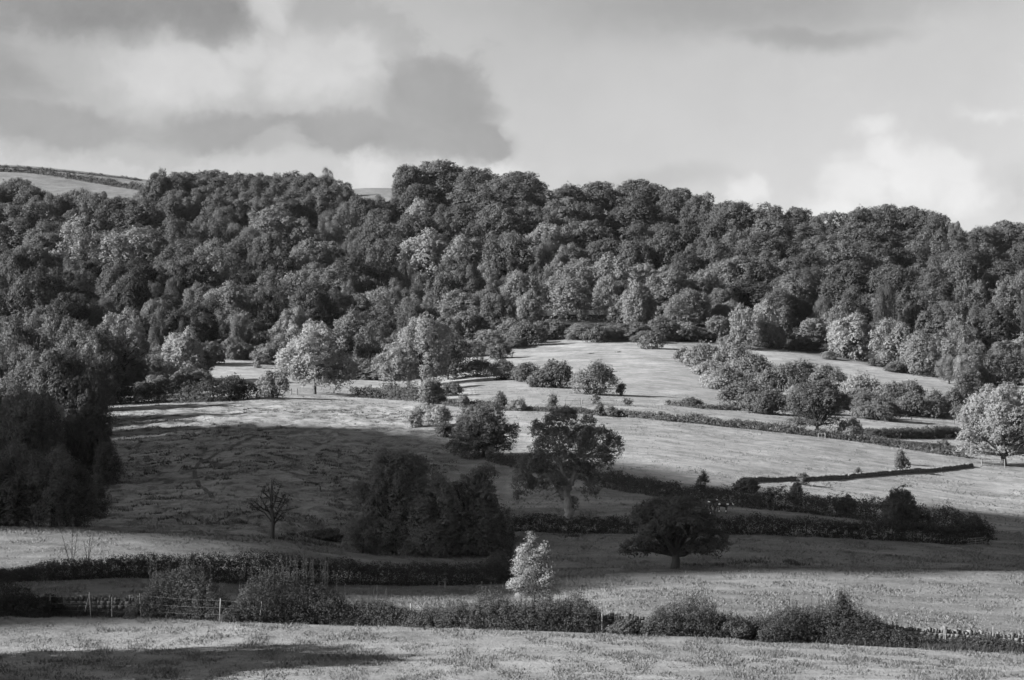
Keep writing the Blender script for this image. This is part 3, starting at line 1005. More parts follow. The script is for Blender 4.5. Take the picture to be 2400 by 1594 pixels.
# dark group left of centre
tree('willow_tree', 'tallest dark bushy tree of the clump above the bank', 925, 1300, 240, auto_lobes(44, 150, 240, -40, 40, 0.25) + [(-70, 110, 32, 50, 0), (-85, 140, 20, 30, 0), (40, 205, 40, 30, 0), (-40, 26, 44, 30, -14), (20, 24, 44, 30, -14), (-10, 54, 60, 36, -20)], 0.095, 0.15, 900, 12, 0.34, 0.3, 60, seed=44, cover=1.3)
tree('willow_tree', 'broad dark tree in the middle of the clump above the bank', 1012, 1303, 185, auto_lobes(45, 140, 180, -50, 40, 0.27) + [(-30, 24, 40, 30, -14), (25, 22, 40, 30, -14), (0, 50, 50, 34, -20)], 0.11, 0.15, 700, 12, 0.34, 0.25, 50, seed=45, cover=1.3)
tree('willow_tree', 'dark tree with a ragged top at the right end of the clump', 1118, 1302, 205, auto_lobes(46, 112, 205, -40, 36, 0.25) + [(18, 190, 28, 22, 0), (-45, 150, 24, 22, 0), (66, 70, 20, 40, 0), (60, 20, 24, 24, 0), (-30, 24, 36, 30, -14), (15, 22, 40, 30, -14), (-5, 50, 44, 34, -20)], 0.09, 0.15, 700, 12, 0.34, 0.25, 60, seed=46, cover=1.3)
tree('elder_bush', 'small lighter bush at the left foot of the dark clump', 850, 1298, 92, auto_lobes(47, 90, 92, -16, 22, 0.3), 0.11, 0.12, 260, 16, 0.35, 0.1, 20, seed=47, cat='bush')
# thin tree on the left slope
rng = np.random.default_rng(48)
p = at(638, 1262)
m = mpp(p[1])
root = thing('hawthorn_tree', 'sparse wind-blown tree with bare branches on the dark slope', 'tree', p - [0, 0, 0.1])
mb = MB()
mb.tube([(0, 0, -0.4), (0, 0, 0.4), (0.1, 0, 45 * m), (-0.1, 0.1, 78 * m), (-2 * m, 0, 138 * m)], [0.34, 0.24, 0.19, 0.14, 0.04], 7)
tw = []
for k, (x0, z0, x1, z1) in enumerate([(0, 40, -45, 78), (0, 48, -30, 100), (2, 42, 30, 95), (2, 60, 45, 72), (0, 62, -14, 128), (0, 70, 18, 124), (0, 52, 36, 88), (-22, 64, -56, 84), (-12, 66, -40, 90), (12, 72, 30, 108), (0, 88, 4, 140), (-6, 96, -22, 118), (2, 30, 26, 62), (0, 56, -20, 72)]):
    dy = rng.uniform(-25, 25) * m
    a, b = np.array([x0 * m, 0, z0 * m]), np.array([x1 * m, dy, z1 * m])
    mid_ = (a + b) / 2 + rng.normal(size=3) * 0.12
    mb.tube([a, mid_, b], [0.09, 0.06, 0.02], 5)
    tw += [b, mid_ * 0.35 + b * 0.65, mid_]
    for _ in range(4):
        t = rng.uniform(0.35, 1)
        s = a * (1 - t) + b * t
        e = s + rng.normal(size=3) * np.array([0.55, 0.5, 0.35]) + [0, 0, 0.25]
        mb.tube([s, (s + e) / 2 + rng.normal(size=3) * 0.05, e], [0.045, 0.035, 0.015], 4)
        tw.append(e)
link('trunk', mb.mesh('trunk', BARK, True), root)
tw = np.array(tw)
sel = rng.random(len(tw)) < 0.9
vqd = clump_leaves(rng, tw[sel], np.tile([0, 0, 1.0], (sel.sum(), 1)), rng.uniform(0.15, 0.45, sel.sum()), 18, 0.15)
link('crown', leaf_mesh('crown', *vqd), root, 0.05)
# pale ash sapling in the front hedge
tree('ash_sapling', 'pale ash sapling catching the sun above the front hedge', 1252, 1462, 205,
     [(-24, 160, 16, 18), (20, 158, 18, 20), (-18, 112, 26, 26), (14, 112, 26, 26), (-2, 108, 26, 24), (-32, 92, 28, 18), (34, 112, 18, 20), (-28, 138, 18, 22), (8, 140, 18, 22), (28, 96, 24, 18), (-16, 136, 20, 22), (22, 132, 18, 20), (-20, 170, 13, 20), (-3, 188, 9, 20), (20, 164, 11, 22), (40, 122, 12, 18), (-38, 122, 13, 14), (-50, 88, 14, 10), (36, 76, 20, 11), (2, 152, 14, 22), (8, 72, 24, 12), (-24, 66, 18, 10), (-10, 204, 5, 14), (30, 182, 5, 14), (46, 104, 12, 10)],
     0.185, 0.11, 430, 8, 0.26, 0.05, 70, seed=49, cover=0.7, aspect=0.28, up=0.0, jit=0.6, squash=(1.1, 1.1, 0.5), thin=0.5)
# big sunlit tree at the right edge
tree('oak_tree', 'big pale sunlit tree with a domed crown at the right edge', 2352, 1092, 188,
     auto_lobes(50, 200, 190, 16, 46, 0.22) + [(-85, 60, 26, 24, 0), (-92, 40, 18, 14, 0), (-60, 34, 30, 18, -10), (60, 30, 30, 16, 0), (10, 36, 36, 16, -20)], 0.16, 0.22, 900, 10, 0.42, 0.55, 30, seed=50)
tree('oak_tree', 'dark oak with layered foliage over the hedge gate', 1915, 1022, 128,
     auto_lobes(51, 124, 132, 36, 30, 0.28) + [(-52, 28, 26, 13, 0), (-30, 36, 26, 12, 10), (40, 30, 22, 14, 0), (54, 72, 26, 26, 0), (-45, 70, 24, 26, 0), (64, 80, 18, 18, 0), (0, 30, 24, 10, -10)], 0.055, 0.24, 430, 10, 0.42, 0.34, 26, seed=51)
tree('ash_tree', 'bright sunlit tree with an open crown standing at the top of the lit slope', 738, 925, 158,
     auto_lobes(52, 165, 165, -6, 40, 0.24) + [(-62, 70, 30, 24, 0), (-74, 84, 18, 16, 0), (62, 40, 34, 30, 0), (80, 52, 20, 30, 0), (-5, 146, 22, 18, 0), (20, 60, 50, 40, 0)], 0.2, 0.27, 620, 9, 0.45, 0.35, 40, seed=52)
tree('ash_tree', 'bright pale tree with twin rounded tops below the wood', 990, 905, 150,
     auto_lobes(53, 130, 160, -20, 36, 0.26) + [(45, 120, 26, 26, 0), (0, 145, 22, 14, 0)], 0.16, 0.28, 480, 9, 0.45, 0.3, 40, seed=53)
tree('sycamore_tree', 'darker round tree tucked against the right of the twin-topped tree', 1050, 890, 96, auto_lobes(54, 96, 110, -20, 24, 0.3), 0.05, 0.28, 300, 9, 0.45, 0.25, 20, seed=54)
tree('ash_tree', 'pale thin-stemmed tree left of the twin-topped tree', 925, 920, 104, auto_lobes(55, 104, 112, 6, 30, 0.25), 0.15, 0.27, 330, 9, 0.42, 0.2, 30, bark=BARK_PALE, seed=55)
tree('ash_tree', 'pale feathery tree with two tops beside the dark left wood', 285, 905, 165, auto_lobes(56, 120, 170, -20, 38, 0.25) + [(-22, 150, 22, 22, 0)], 0.15, 0.28, 480, 9, 0.45, 0.3, 40, seed=56)
tree('ash_tree', 'bright tree at the left end of the upper grass patch', 432, 905, 124, auto_lobes(57, 100, 130, -20, 30, 0.26) + [(-24, 108, 18, 16, 0)], 0.19, 0.28, 380, 9, 0.45, 0.25, 30, seed=57)
tree('ash_tree', 'pale round-headed tree standing out of the dark left wood', 112, 1068, 132, auto_lobes(58, 86, 132, 34, 20, 0.3) + [(25, 55, 22, 18, 0), (-10, 120, 26, 16, 0)], 0.2, 0.2, 420, 14, 0.55, 0.22, 40, bark=BARK_PALE, seed=58)  # raised leaf tone stands in for sun reaching this crown
for k, (u, vb, h, w, t, lab) in enumerate([
        (20, 905, 190, 120, 0.062, 'grey-topped tree at the left edge above the dark near wood'), (105, 885, 175, 110, 0.062, 'broad grey-topped tree behind the dark near wood'), (180, 900, 150, 90, 0.06, 'rounded tree at the top right of the dark near wood'),
        (-20, 1010, 230, 130, 0.07, 'dark tree cut by the left edge, highest of the shaded wood'), (70, 1010, 215, 120, 0.075, 'tall dark tree with a broken crown in the shaded wood'), (150, 1000, 200, 110, 0.065, 'dark leafy tree at the right of the shaded wood'), (200, 1000, 150, 80, 0.06, 'narrow dark tree against the lit slope top'),
        (30, 1100, 190, 110, 0.06, 'dark tree left of the pale round-headed tree'), (185, 1110, 170, 84, 0.055, 'dark tree right of the pale round-headed tree')]):
    tree('oak_tree', lab, u, vb, h * 0.9, auto_lobes(160 + k, w * 1.2, h * 0.88, -20, 38, 0.26), t * 1.15, 0.24, 0, 10, 0.42, 0.3, 60, seed=160 + k, cover=0.95)
for k, (u, vb, h, w, t, lab) in enumerate([
        (40, 1232, 190, 150, 0.05, 'grey-leaved tree at the bottom left corner of the dark wood'),
        (125, 1236, 180, 130, 0.055, 'leafy grey tree below the pale round-headed tree'),
        (180, 1234, 150, 90, 0.036, 'dark tree where the wood meets the lit strip of pasture'),
        (225, 1212, 100, 60, 0.04, 'narrow dark tree at the right tip of the left wood'), (252, 1135, 96, 64, 0.04, 'small dark tree bulging from the left wood onto the shaded slope'),
        (-20, 1235, 160, 110, 0.045, 'dark tree cut by the left edge above the pasture'),
        (205, 1110, 150, 80, 0.034, 'slim dark tree behind the left wood edge')]):
    tree('elm_tree', lab, u, vb, h, auto_lobes(70 + k, w, h, -40, 28, 0.28), t * 1.6, 0.17, 560, 15, 0.55, 0.22, 30, seed=70 + k)

# leafless saplings above the front hedge
for k, (u, vb, stems, lab) in enumerate([(168, 1352, [(0, 118, 2), (-8, 100, -34), (4, 84, 14), (-4, 60, -22)], 'leafless forked sapling rising from the left of the bank hedge'),
                                          (204, 1352, [(0, 84, 8), (0, 92, 16), (2, 60, -8)], 'smaller leafless sapling just right of the forked one')]):
    rng = np.random.default_rng(90 + k)
    p = at(u, vb, 152)
    m = mpp(p[1])
    root = thing('bare_sapling', lab, 'sapling', p)
    mb = MB()
    for x0, hh, lx in stems:
        top = np.array([lx * m, rng.uniform(-.4, .4), hh * m])
        b0 = np.array([x0 * m * 0.3, 0, -0.2])
        md = b0 * 0.5 + top * 0.5 + rng.normal(size=3) * 0.05
        mb.tube([b0, md, top], [0.035, 0.024, 0.006], 5)
        for t in np.linspace(0.35, 0.95, 9):
            s = b0 * (1 - t) + top * t
            e = s + np.array([rng.choice([-1, 1]) * rng.uniform(0.15, 0.5), rng.uniform(-.2, .2), rng.uniform(0.2, 0.6)]) * (1.2 - t)
            mb.tube([s, (s + e) / 2, e], [0.012, 0.009, 0.004], 4)
    link('stem', mb.mesh('stem', BARK, True), root)


# ------------------------------------------------------------------ bushes
def bush(u, vb, w, h, tone, label, leaf=None, n=9, seed=0, name='hawthorn_bush', spikes=0, dens=1.0, group=None, d=None, zb=None, cat='bush'):
    rng = np.random.default_rng(1000 + seed + int(u) * 7 + int(vb))
    p = at(u, vb, d)
    m = mpp(p[1])
    leaf = leaf or max(0.09, 1.35 * 2400 / 1024 * m)
    W, Hh = w * m, h * m
    root = thing(name, label, cat, (p[0], p[1], p[2] - 0.05), group=group)
    lobes = []
    for i in range(n):
        a = rng.uniform(0, 6.283)
        r = math.sqrt((i + 0.5) / n)
        x, y = math.cos(a) * r * W * 0.36, math.sin(a) * r * min(W * 0.36, 1.6)
        top = Hh * (1 - 0.38 * r * r) * rng.uniform(0.85, 1.05)
        lobes.append((x, y, top * 0.45, W * 0.2, min(W * 0.2, 1.0), top * 0.55))
    rad = leaf * 1.9
    mb = MB()
    for l in lobes:
        mb.tube([(l[0] * 0.3, l[1] * 0.3, -0.2), (l[0] * 0.7, l[1] * 0.7, l[2] * 0.6), (l[0], l[1], l[2] + l[5] * 0.6)], [0.03 + 0.01 * Hh, 0.02 + 0.006 * Hh, 0.008], 4)
    sv = []
    for _ in range(spikes):
        x0 = rng.normal() * W * 0.22
        b0 = np.array([x0, rng.uniform(-.5, .5), Hh * 0.5])
        e = b0 + np.array([rng.normal() * 0.12, rng.normal() * 0.1, Hh * rng.uniform(0.45, 0.85)])
        mb.tube([(x0 * 0.5, b0[1] * 0.5, -0.2), b0], [0.02, 0.018], 4)
        mb.tube([b0, e], [0.018, 0.008], 4)
        for t in np.linspace(0.2, 1, 9):
            sv.append(b0 * (1 - t) + e * t)
    link('stems', mb.mesh('stems', BARK, True), root)
    parts = [crown(rng, lobes, None, 12, rad, leaf, under=0.1, inner=0.6, jit=0.55, cover=0.95)]
    if sv:
        sv = np.array(sv)
        parts.append(clump_leaves(rng, sv, np.tile([0, 0, 1.0], (len(sv), 1)), np.full(len(sv), leaf * 1.0), 6, leaf, aspect=0.4))
    link('foliage', leaf_mesh('foliage', *join(*parts)), root, tone)
    return root


# ------------------------------------------------------------------ hedges
def hedge(name, label, pts, width, tone, leaf, seed, dens=1.0, rough=0.3, tall=None, offset=0.0, group='field hedges', cat='hedge', shoots=0):
    """pts: (u, v of the foot, height px[, distance])"""
    rng = np.random.default_rng(seed)
    P = np.array([at(*(a[0], a[1], a[3] if len(a) > 3 else None)) for a in pts])
    hh = np.array([a[2] * mpp(p[1]) for a, p in zip(pts, P)])
    seg = np.linalg.norm(np.diff(P[:, :2], axis=0), axis=1)
    s = np.concatenate([[0], np.cumsum(seg)])
    Ln = s[-1]
    mean_h = hh.mean()
    rad = max(leaf * 2.0, 0.22)
    n = int(dens * Ln * (2 * mean_h + width) / (leaf * leaf * 0.55) * 2.0 / 11)
    t = rng.uniform(0, Ln, n)
    x, y = np.interp(t, s, P[:, 0]), np.interp(t, s, P[:, 1])
    k = np.clip(np.searchsorted(s, t) - 1, 0, len(seg) - 1)
    dirv = unit(np.diff(P[:, :2], axis=0))[k]
    nrm = np.stack([-dirv[:, 1], dirv[:, 0]], 1)
    hloc = np.interp(t, s, hh) * (1 + rough * fbm(t / 1.7, t * 0 + seed, seed, 4) * 1.6 + rough * 0.6 * noise2(t / 7, t * 0, seed + 5))
    hloc = np.maximum(hloc, 0.25)
    wl_ = width * (1 + 0.35 * noise2(t / 3.1, t * 0 + 2, seed + 9))
    ph = rng.uniform(-0.15, math.pi + 0.15, n)
    rr = rng.uniform(0.6, 1.0, n)
    off = np.sign(np.cos(ph)) * np.abs(np.cos(ph)) ** 0.6 * rr * wl_ / 2
    up = np.abs(np.sin(ph)) ** 0.7 * rr * hloc
    cx, cy = x + nrm[:, 0] * off, y + nrm[:, 1] * off
    c = np.stack([cx, cy, H(cx, cy) + np.maximum(up - rad * 0.5, 0.05)], 1)
    d = unit(np.stack([nrm[:, 0] * np.cos(ph), nrm[:, 1] * np.cos(ph), np.abs(np.sin(ph)) + 0.1], 1))
    v, q, D = clump_leaves(rng, c, d, rad * rng.uniform(0.6, 1.3, n), 11, leaf, squash=(1, 1, 0.8))
    o = P[0].copy()
    root = thing(name, label, cat, o, group=group)
    mb = MB()
    for _ in range(shoots):
        tt = np.clip(rng.normal() * 0.2 + 0.5, 0.05, 0.95) * Ln
        xx, yy = np.interp(tt, s, P[:, 0]), np.interp(tt, s, P[:, 1])
        h2 = float(np.interp(tt, s, hh))
        b0_ = np.array([xx, yy + rng.uniform(-.4, .4), float(H(xx, yy)) - 0.1])
        e = b0_ + np.array([rng.normal() * 0.15, rng.normal() * 0.1, h2 * rng.uniform(1.05, 1.4) + 0.1])
        mb.tube(np.array([b0_, e]) - o, [0.016, 0.005], 4)
        k_ = np.linspace(0.55, 1, 8)[:, None]
        pts_ = b0_ * (1 - k_) + e * k_
        v2, q2, D2 = clump_leaves(rng, pts_, np.tile([0, 0, 1.0], (8, 1)), np.full(8, leaf), 5, leaf, aspect=0.4)
        q, v, D = np.concatenate([q, q2 + len(v)]), np.concatenate([v, v2]), np.concatenate([D, D2])
    link('foliage', leaf_mesh('foliage', v - o, q, D), root, tone)
    for tt in np.arange(0.5, Ln, 1.3):
        xx, yy = np.interp(tt, s, P[:, 0]), np.interp(tt, s, P[:, 1])
        zz = float(H(xx, yy))
        h2 = float(np.interp(tt, s, hh)) * 0.7
        mb.tube(np.array([(xx, yy, zz - 0.2), (xx + rng.normal() * 0.1, yy, zz + h2 * 0.5), (xx + rng.normal() * 0.25, yy + rng.normal() * 0.2, zz + h2)]) - o, [0.06, 0.045, 0.015], 4)
    link('stems', mb.mesh('stems', BARK, True), root)
    return root


# the overgrown front hedge, standing on and against the field wall
D1 = 117.0
FRONT = [
    (30, 1436, 150, 62, 0.03, 'dark scrub over the tumbled wall end at the left edge', 0),
    (115, 1438, 60, 48, 0.03, 'low dark bramble at the left end of the exposed wall stones', 0),
    (330, 1440, 70, 34, 0.04, 'low bramble at the right end of the exposed wall stones', 0),
    (435, 1446, 190, 96, 0.05, 'bushy bramble with nettle spikes left of the tall dark shrub', 10),
    (368, 1440, 34, 104, 0.06, 'narrow leafy shoot beside the spiky bramble', 3),
    (690, 1455, 270, 98, 0.046, 'long dark shrub topped with upright nettle stalks', 26),
    (880, 1460, 130, 58, 0.05, 'low bramble right of the long spiky shrub', 2),
    (1040, 1466, 150, 50, 0.062, 'low grassy bramble in the middle of the front hedge', 4),
    (1165, 1470, 110, 74, 0.062, 'leafy bramble left of the pale sapling', 4),
    (1250, 1472, 120, 78, 0.055, 'thick shrub around the foot of the pale sapling', 6),
    (1350, 1474, 130, 80, 0.045, 'dark shrub between the sapling and the wall gap', 8),
    (1470, 1480, 90, 30, 0.06, 'low weeds under the bright coping stones', 3),
    (1615, 1486, 190, 72, 0.056, 'rounded leafy shrub right of the wall gap', 2),
    (1725, 1492, 90, 46, 0.055, 'low end of the rounded shrub beside the big bramble mound', 2),
    (1770, 1494, 60, 36, 0.05, 'small bramble in the dip between the two mounds', 2),
    (1940, 1502, 270, 98, 0.052, 'largest bramble mound with a peaked top in the front hedge', 5),
    (1850, 1497, 130, 70, 0.055, 'left shoulder of the largest bramble mound', 3),
    (2060, 1506, 110, 48, 0.05, 'right tail of the largest bramble mound', 2),
    (1975, 1503, 44, 112, 0.045, 'dark upright tuft on the peak of the largest mound', 2),
]
for k, (u, vb, w, h, t, lab, sp) in enumerate(FRONT):
    p = at(u, vb)
    if w >= 110:
        prof = [(-0.62, 0.18), (-0.5, 0.5), (-0.36, 0.8), (-0.15, 0.98), (0.08, 1.0), (0.28, 0.85), (0.45, 0.52), (0.62, 0.15)]
        if 'largest' in lab:
            prof = [(-0.62, 0.3), (-0.5, 0.52), (-0.3, 0.72), (-0.05, 0.9), (0.08, 1.0), (0.25, 0.78), (0.45, 0.45), (0.62, 0.2)]
        bush_rng = np.random.default_rng(700 + k)
        hedge('bramble_bush', lab, [(u + a * w, vb + 3 + a * w * 0.027, max(6, h * 1.18 * b_ * bush_rng.uniform(0.92, 1.1))) for a, b_ in prof], 2.1, t * 0.8, 0.08, 700 + k, dens=1.15, rough=0.3, shoots=sp * 2 + 4, cat='bush', group='bushes of the front hedge')
        continue
    bush(u, vb + 3, w * 1.12, h * 1.1, t * 0.85, lab, leaf=0.092, n=int(10 + w / 11), seed=k, name='bramble_bush', spikes=sp, group='bushes of the front hedge')


hedge('hedge', 'long dark hedge on the bank behind the left of the front wall', [(-60, 1402, 34, 139), (60, 1399, 40, 140), (120, 1396, 52, 140.5), (250, 1392, 50, 142), (420, 1388, 64, 143), (600, 1376, 74, 146), (760, 1360, 66, 150), (900, 1354, 56, 153), (1050, 1352, 54, 155), (1195, 1350, 54, 156)], 2.0, 0.034, 0.095, 201, rough=0.13, dens=1.2)
hedge('bramble_bank', 'continuous tangle of low brambles between the spiky bramble and the wall gap', [(320, 1441, 34), (345, 1443, 58), (450, 1449, 58), (560, 1452, 50), (700, 1458, 60), (850, 1463, 58), (960, 1466, 54), (1100, 1471, 58), (1250, 1477, 64), (1385, 1480, 56), (1425, 1481, 28), (1450, 1482, 14)], 1.5, 0.042, 0.08, 221, rough=0.3, group='growth against the front wall', cat='brambles', shoots=14)
hedge('bramble_bank', 'continuous tangle of low brambles under the two mounds', [(1515, 1482, 16), (1540, 1485, 56), (1650, 1491, 64), (1750, 1496, 48), (1800, 1499, 60), (1950, 1506, 66), (2080, 1513, 52), (2140, 1516, 22)], 1.5, 0.042, 0.08, 222, rough=0.3, group='growth against the front wall', cat='brambles', shoots=12)
hedge('bramble_bank', 'low tangled growth in front of the wall at the right edge', [(2090, 1513, 34), (2150, 1516, 30), (2240, 1520, 37), (2320, 1525, 34), (2480, 1533, 40)], 1.2, 0.045, 0.08, 223, rough=0.4, dens=1.3, group='growth against the front wall', cat='brambles', shoots=10)
hedge('bramble_bank', 'scrubby growth along the foot of the exposed stones at the left', [(-60, 1437, 50), (60, 1439, 42), (125, 1441, 18), (320, 1443, 16)], 0.9, 0.04, 0.085, 224, rough=0.5, group='growth against the front wall', cat='brambles', shoots=12)
hedge('hedge', 'short dark upright hedge end beside the pale sapling', [(1196, 1352, 70, 157), (1160, 1320, 50, 166), (1190, 1240, 30, 200)], 1.2, 0.034, 0.14, 202)
hedge('hedge', 'dark trimmed hedge running behind the crest oak and the pollard', [(1150, 1228, 34, 205), (1300, 1238, 44, 204), (1500, 1244, 46, 204), (1700, 1250, 46, 205), (1900, 1262, 46, 207), (2080, 1270, 48, 210), (2200, 1276, 54, 212), (2315, 1278, 60, 218)], 1.6, 0.036, 0.17, 203, rough=0.14)
hedge('hedge', 'overgrown hedge climbing from the dark hedge end past the cattle', [(1425, 1130, 32, 262), (1560, 1160, 40, 252), (1680, 1180, 40, 248), (1800, 1195, 50, 244), (1920, 1205, 54, 243), (2050, 1225, 56, 240), (2180, 1248, 60, 232), (2310, 1268, 66, 224)], 3.2, 0.045, 0.18, 204, rough=0.3)
hedge('hedge', 'rough low hedge between the round dark tree and the pollard', [(1150, 1068, 16, 292), (1200, 1085, 26, 285), (1260, 1100, 34, 277), (1330, 1112, 34, 271), (1430, 1124, 30, 264)], 2.2, 0.045, 0.22, 205, rough=0.35)
hedge('hedge', 'long thin hedge curving down along the top of the big pale field', [(1180, 962, 14), (1300, 966, 15), (1420, 974, 18), (1560, 986, 20), (1700, 1000, 22), (1830, 1014, 22), (1900, 1022, 20), (1990, 1032, 22), (2100, 1048, 22), (2200, 1064, 22), (2270, 1074, 24)], 1.8, 0.062, 0.24, 206, rough=0.22, dens=1.3)
hedge('hedge', 'short thick dark hedge left of the big sunlit tree', [(2020, 1016, 14), (2060, 1024, 22), (2140, 1026, 25), (2210, 1024, 26), (2252, 1020, 20)], 3.4, 0.034, 0.24, 207, rough=0.12, dens=1.4)
hedge('hedge', 'thin hedge across the slope below the upper hill field', [(1560, 948, 12), (1640, 958, 12), (1720, 962, 14), (1800, 966, 14)], 1.4, 0.05, 0.28, 208, rough=0.4)
hedge('hedge', 'low rough hedge left of the rail fence', [(1045, 950, 18), (1100, 955, 20), (1160, 958, 16)], 2.0, 0.045, 0.26, 209, rough=0.4)
hedge('hedge', 'far dark hedge along the top of the hilltop pasture', [(-40, 402, 8, 1115), (60, 404, 11, 1110), (150, 412, 14, 1095), (240, 426, 15, 1075), (300, 436, 14, 1060), (352, 446, 14, 1045)], 5, 0.04, 0.6, 210, rough=0.5)
hedge('hedge', 'far thin scrub line on the very crest of the hilltop', [(-40, 394, 5, 1150), (80, 396, 6, 1150), (200, 408, 5, 1150), (330, 424, 5, 1150)], 4, 0.045, 0.6, 211, rough=0.8)
hedge('hedge', 'dark hedge along the foot of the grey wood left of the grass patch', [(235, 948, 46), (330, 945, 44), (420, 943, 52), (500, 942, 62), (560, 938, 50), (592, 934, 30)], 4.0, 0.035, 0.28, 212, rough=0.3)
hedge('hedge', 'scrubby dark hedge under the pale trees at the top of the lit slope', [(830, 930, 30), (890, 934, 40), (950, 938, 44), (1000, 940, 40), (1035, 944, 20)], 3.0, 0.045, 0.28, 213, rough=0.4)

MIDS = [
    (1010, 945, 56, 60, 0.075, 'small round bush at the corner of the lit slope'), (645, 930, 80, 66, 0.10, 'pale bush left of the bright open-crowned tree'), (545, 935, 70, 56, 0.034, 'dark rounded bush at the right end of the dark hedge'),
    (970, 998, 36, 34, 0.075, 'lone small bush on the lit slope'), (1000, 975, 60, 30, 0.10, 'pale low bush behind the lone small bush'), (1025, 995, 62, 46, 0.10, 'pale feathery bush beside the lone small bush'), (1040, 1022, 44, 34, 0.06, 'round bush left of the round dark tree'),
    (1088, 954, 26, 36, 0.055, 'small upright bush left of the hedge-top pair'), (1173, 958, 30, 44, 0.055, 'upright bush in the hedge above the round dark tree'), (1212, 960, 46, 26, 0.08, 'low pale bush beside the upright hedge bush'), (1294, 960, 28, 42, 0.085, 'upright pale bush left of the rail fence'),
    (1120, 880, 70, 42, 0.05, 'first bush of the bushy line below the hill field'), (1180, 888, 70, 46, 0.055, 'second bush of the bushy line below the hill field'), (1235, 892, 64, 44, 0.05, 'third bush of the bushy line below the hill field'), (1300, 906, 84, 60, 0.055, 'fourth and darker bush of the bushy line'),
    (1270, 905, 60, 36, 0.06, 'low bush in front of the darker bush of the bushy line'), (1392, 922, 96, 72, 0.085, 'largest pale bush at the right end of the bushy line'), (1455, 925, 26, 32, 0.06, 'small upright bush right of the largest pale bush'), (1392, 945, 26, 28, 0.07, 'tiny bush by the rail fence end'),
    (1405, 972, 22, 34, 0.055, 'narrow bush poking up from the thin hedge'), (1433, 974, 40, 24, 0.055, 'low dark bush in the thin hedge'), (1470, 948, 26, 18, 0.06, 'small bush right of the rail fence'), (1618, 950, 50, 24, 0.045, 'dark low bush at the foot of the hill field'),
    (1605, 848, 50, 42, 0.07, 'bush at the upper right corner of the hill field'), (1650, 860, 90, 62, 0.085, 'wide pale bush above the scrub'), (1720, 870, 90, 76, 0.10, 'tall pale bush at the top of the scrub'), (1700, 910, 90, 60, 0.085, 'bush at the left of the scrub'),
    (1770, 900, 110, 80, 0.075, 'broad bush in the heart of the scrub'), (1830, 930, 120, 88, 0.07, 'broad bush left of the dark oak'), (1745, 950, 110, 66, 0.06, 'low bush at the foot of the scrub'), (1800, 968, 120, 60, 0.055, 'dark low bush under the scrub by the pale field'),
    (1880, 900, 80, 66, 0.085, 'grey bush above the dark oak'), (1940, 905, 80, 58, 0.08, 'grey bush right above the dark oak'), (2020, 952, 100, 72, 0.125, 'bright spreading bush right of the dark oak'), (2090, 962, 84, 66, 0.07, 'grey bush right of the bright spreading bush'),
    (2060, 982, 110, 44, 0.06, 'low rounded bush above the thick dark hedge'), (2140, 975, 80, 52, 0.065, 'bush left of the small rail fence'), (2190, 975, 70, 56, 0.06, 'bush behind the small rail fence'), (2235, 970, 60, 60, 0.055, 'dark bush beside the big sunlit tree'),
    (1995, 1028, 54, 46, 0.085, 'round grey bush right of the dark oak'), (2210, 1048, 28, 20, 0.05, 'tiny bush in the shaded meadow below the thick hedge'), (2110, 1100, 40, 38, 0.055, 'two-tiered bush growing over the field wall'), (2112, 1084, 26, 36, 0.075, 'pale tuft above the two-tiered bush'),
    (1750, 1152, 56, 36, 0.04, 'dark rounded bush at the near end of the field wall'), (1882, 1134, 30, 32, 0.055, 'scrubby bush halfway along the field wall'), (1868, 1172, 32, 48, 0.05, 'upright bush below the field wall'), (1648, 1140, 26, 38, 0.05, 'upright bush in the hedge above the cattle'),
    (2108, 1238, 78, 92, 0.058, 'tall leafy bush standing in the overgrown hedge'), (1985, 1205, 46, 46, 0.042, 'tufted bush in the overgrown hedge'), (2285, 1240, 34, 38, 0.045, 'small bush at the end of the overgrown hedge'), (2010, 1108, 18, 14, 0.06, 'small tuft on top of the field wall'),
    (2330, 905, 90, 60, 0.045, 'dark bush behind the big sunlit tree'), (2380, 900, 90, 70, 0.05, 'second dark bush behind the big sunlit tree'), (2270, 940, 80, 66, 0.05, 'dark bush left behind the big sunlit tree'),
    (605, 860, 22, 26, 0.08, 'tiny round bush on the upper grass patch'), (760, 1262, 110, 24, 0.05, 'low rough thicket right of the sparse tree'), (1060, 925, 50, 30, 0.05, 'bush at the left end of the bushy line'),
    (1400, 800, 60, 36, 0.05, 'dark bush on the upper edge of the hill field'), (1530, 815, 60, 40, 0.055, 'bush where the hill field meets the wood'), (1235, 808, 80, 50, 0.055, 'dark bush at the left of the upper hill field'), (1170, 838, 60, 34, 0.055, 'bush below the wood left of the hill field'),
]
srng = np.random.default_rng(66)
SCRUB = col([1585, 1640, 1700, 1800, 1900, 1990], [792, 800, 812, 845, 872, 900]), col([1585, 1640, 1690, 1760, 1900, 1990], [850, 872, 930, 962, 975, 960])
scr = []
for k in range(34):
    u = srng.uniform(1590, 1990)
    scr.append((u, SCRUB[0](u) + 42 + (SCRUB[1](u) - SCRUB[0](u) - 42) * srng.random(), srng.uniform(44, 84), srng.uniform(28, 46), srng.uniform(0.085, 0.14)))
for k in range(14):
    u = srng.uniform(2000, 2260)
    scr.append((u, srng.uniform(938, 985), srng.uniform(40, 76), srng.uniform(32, 52), srng.uniform(0.05, 0.08)))
scr.sort(key=lambda a: a[1])
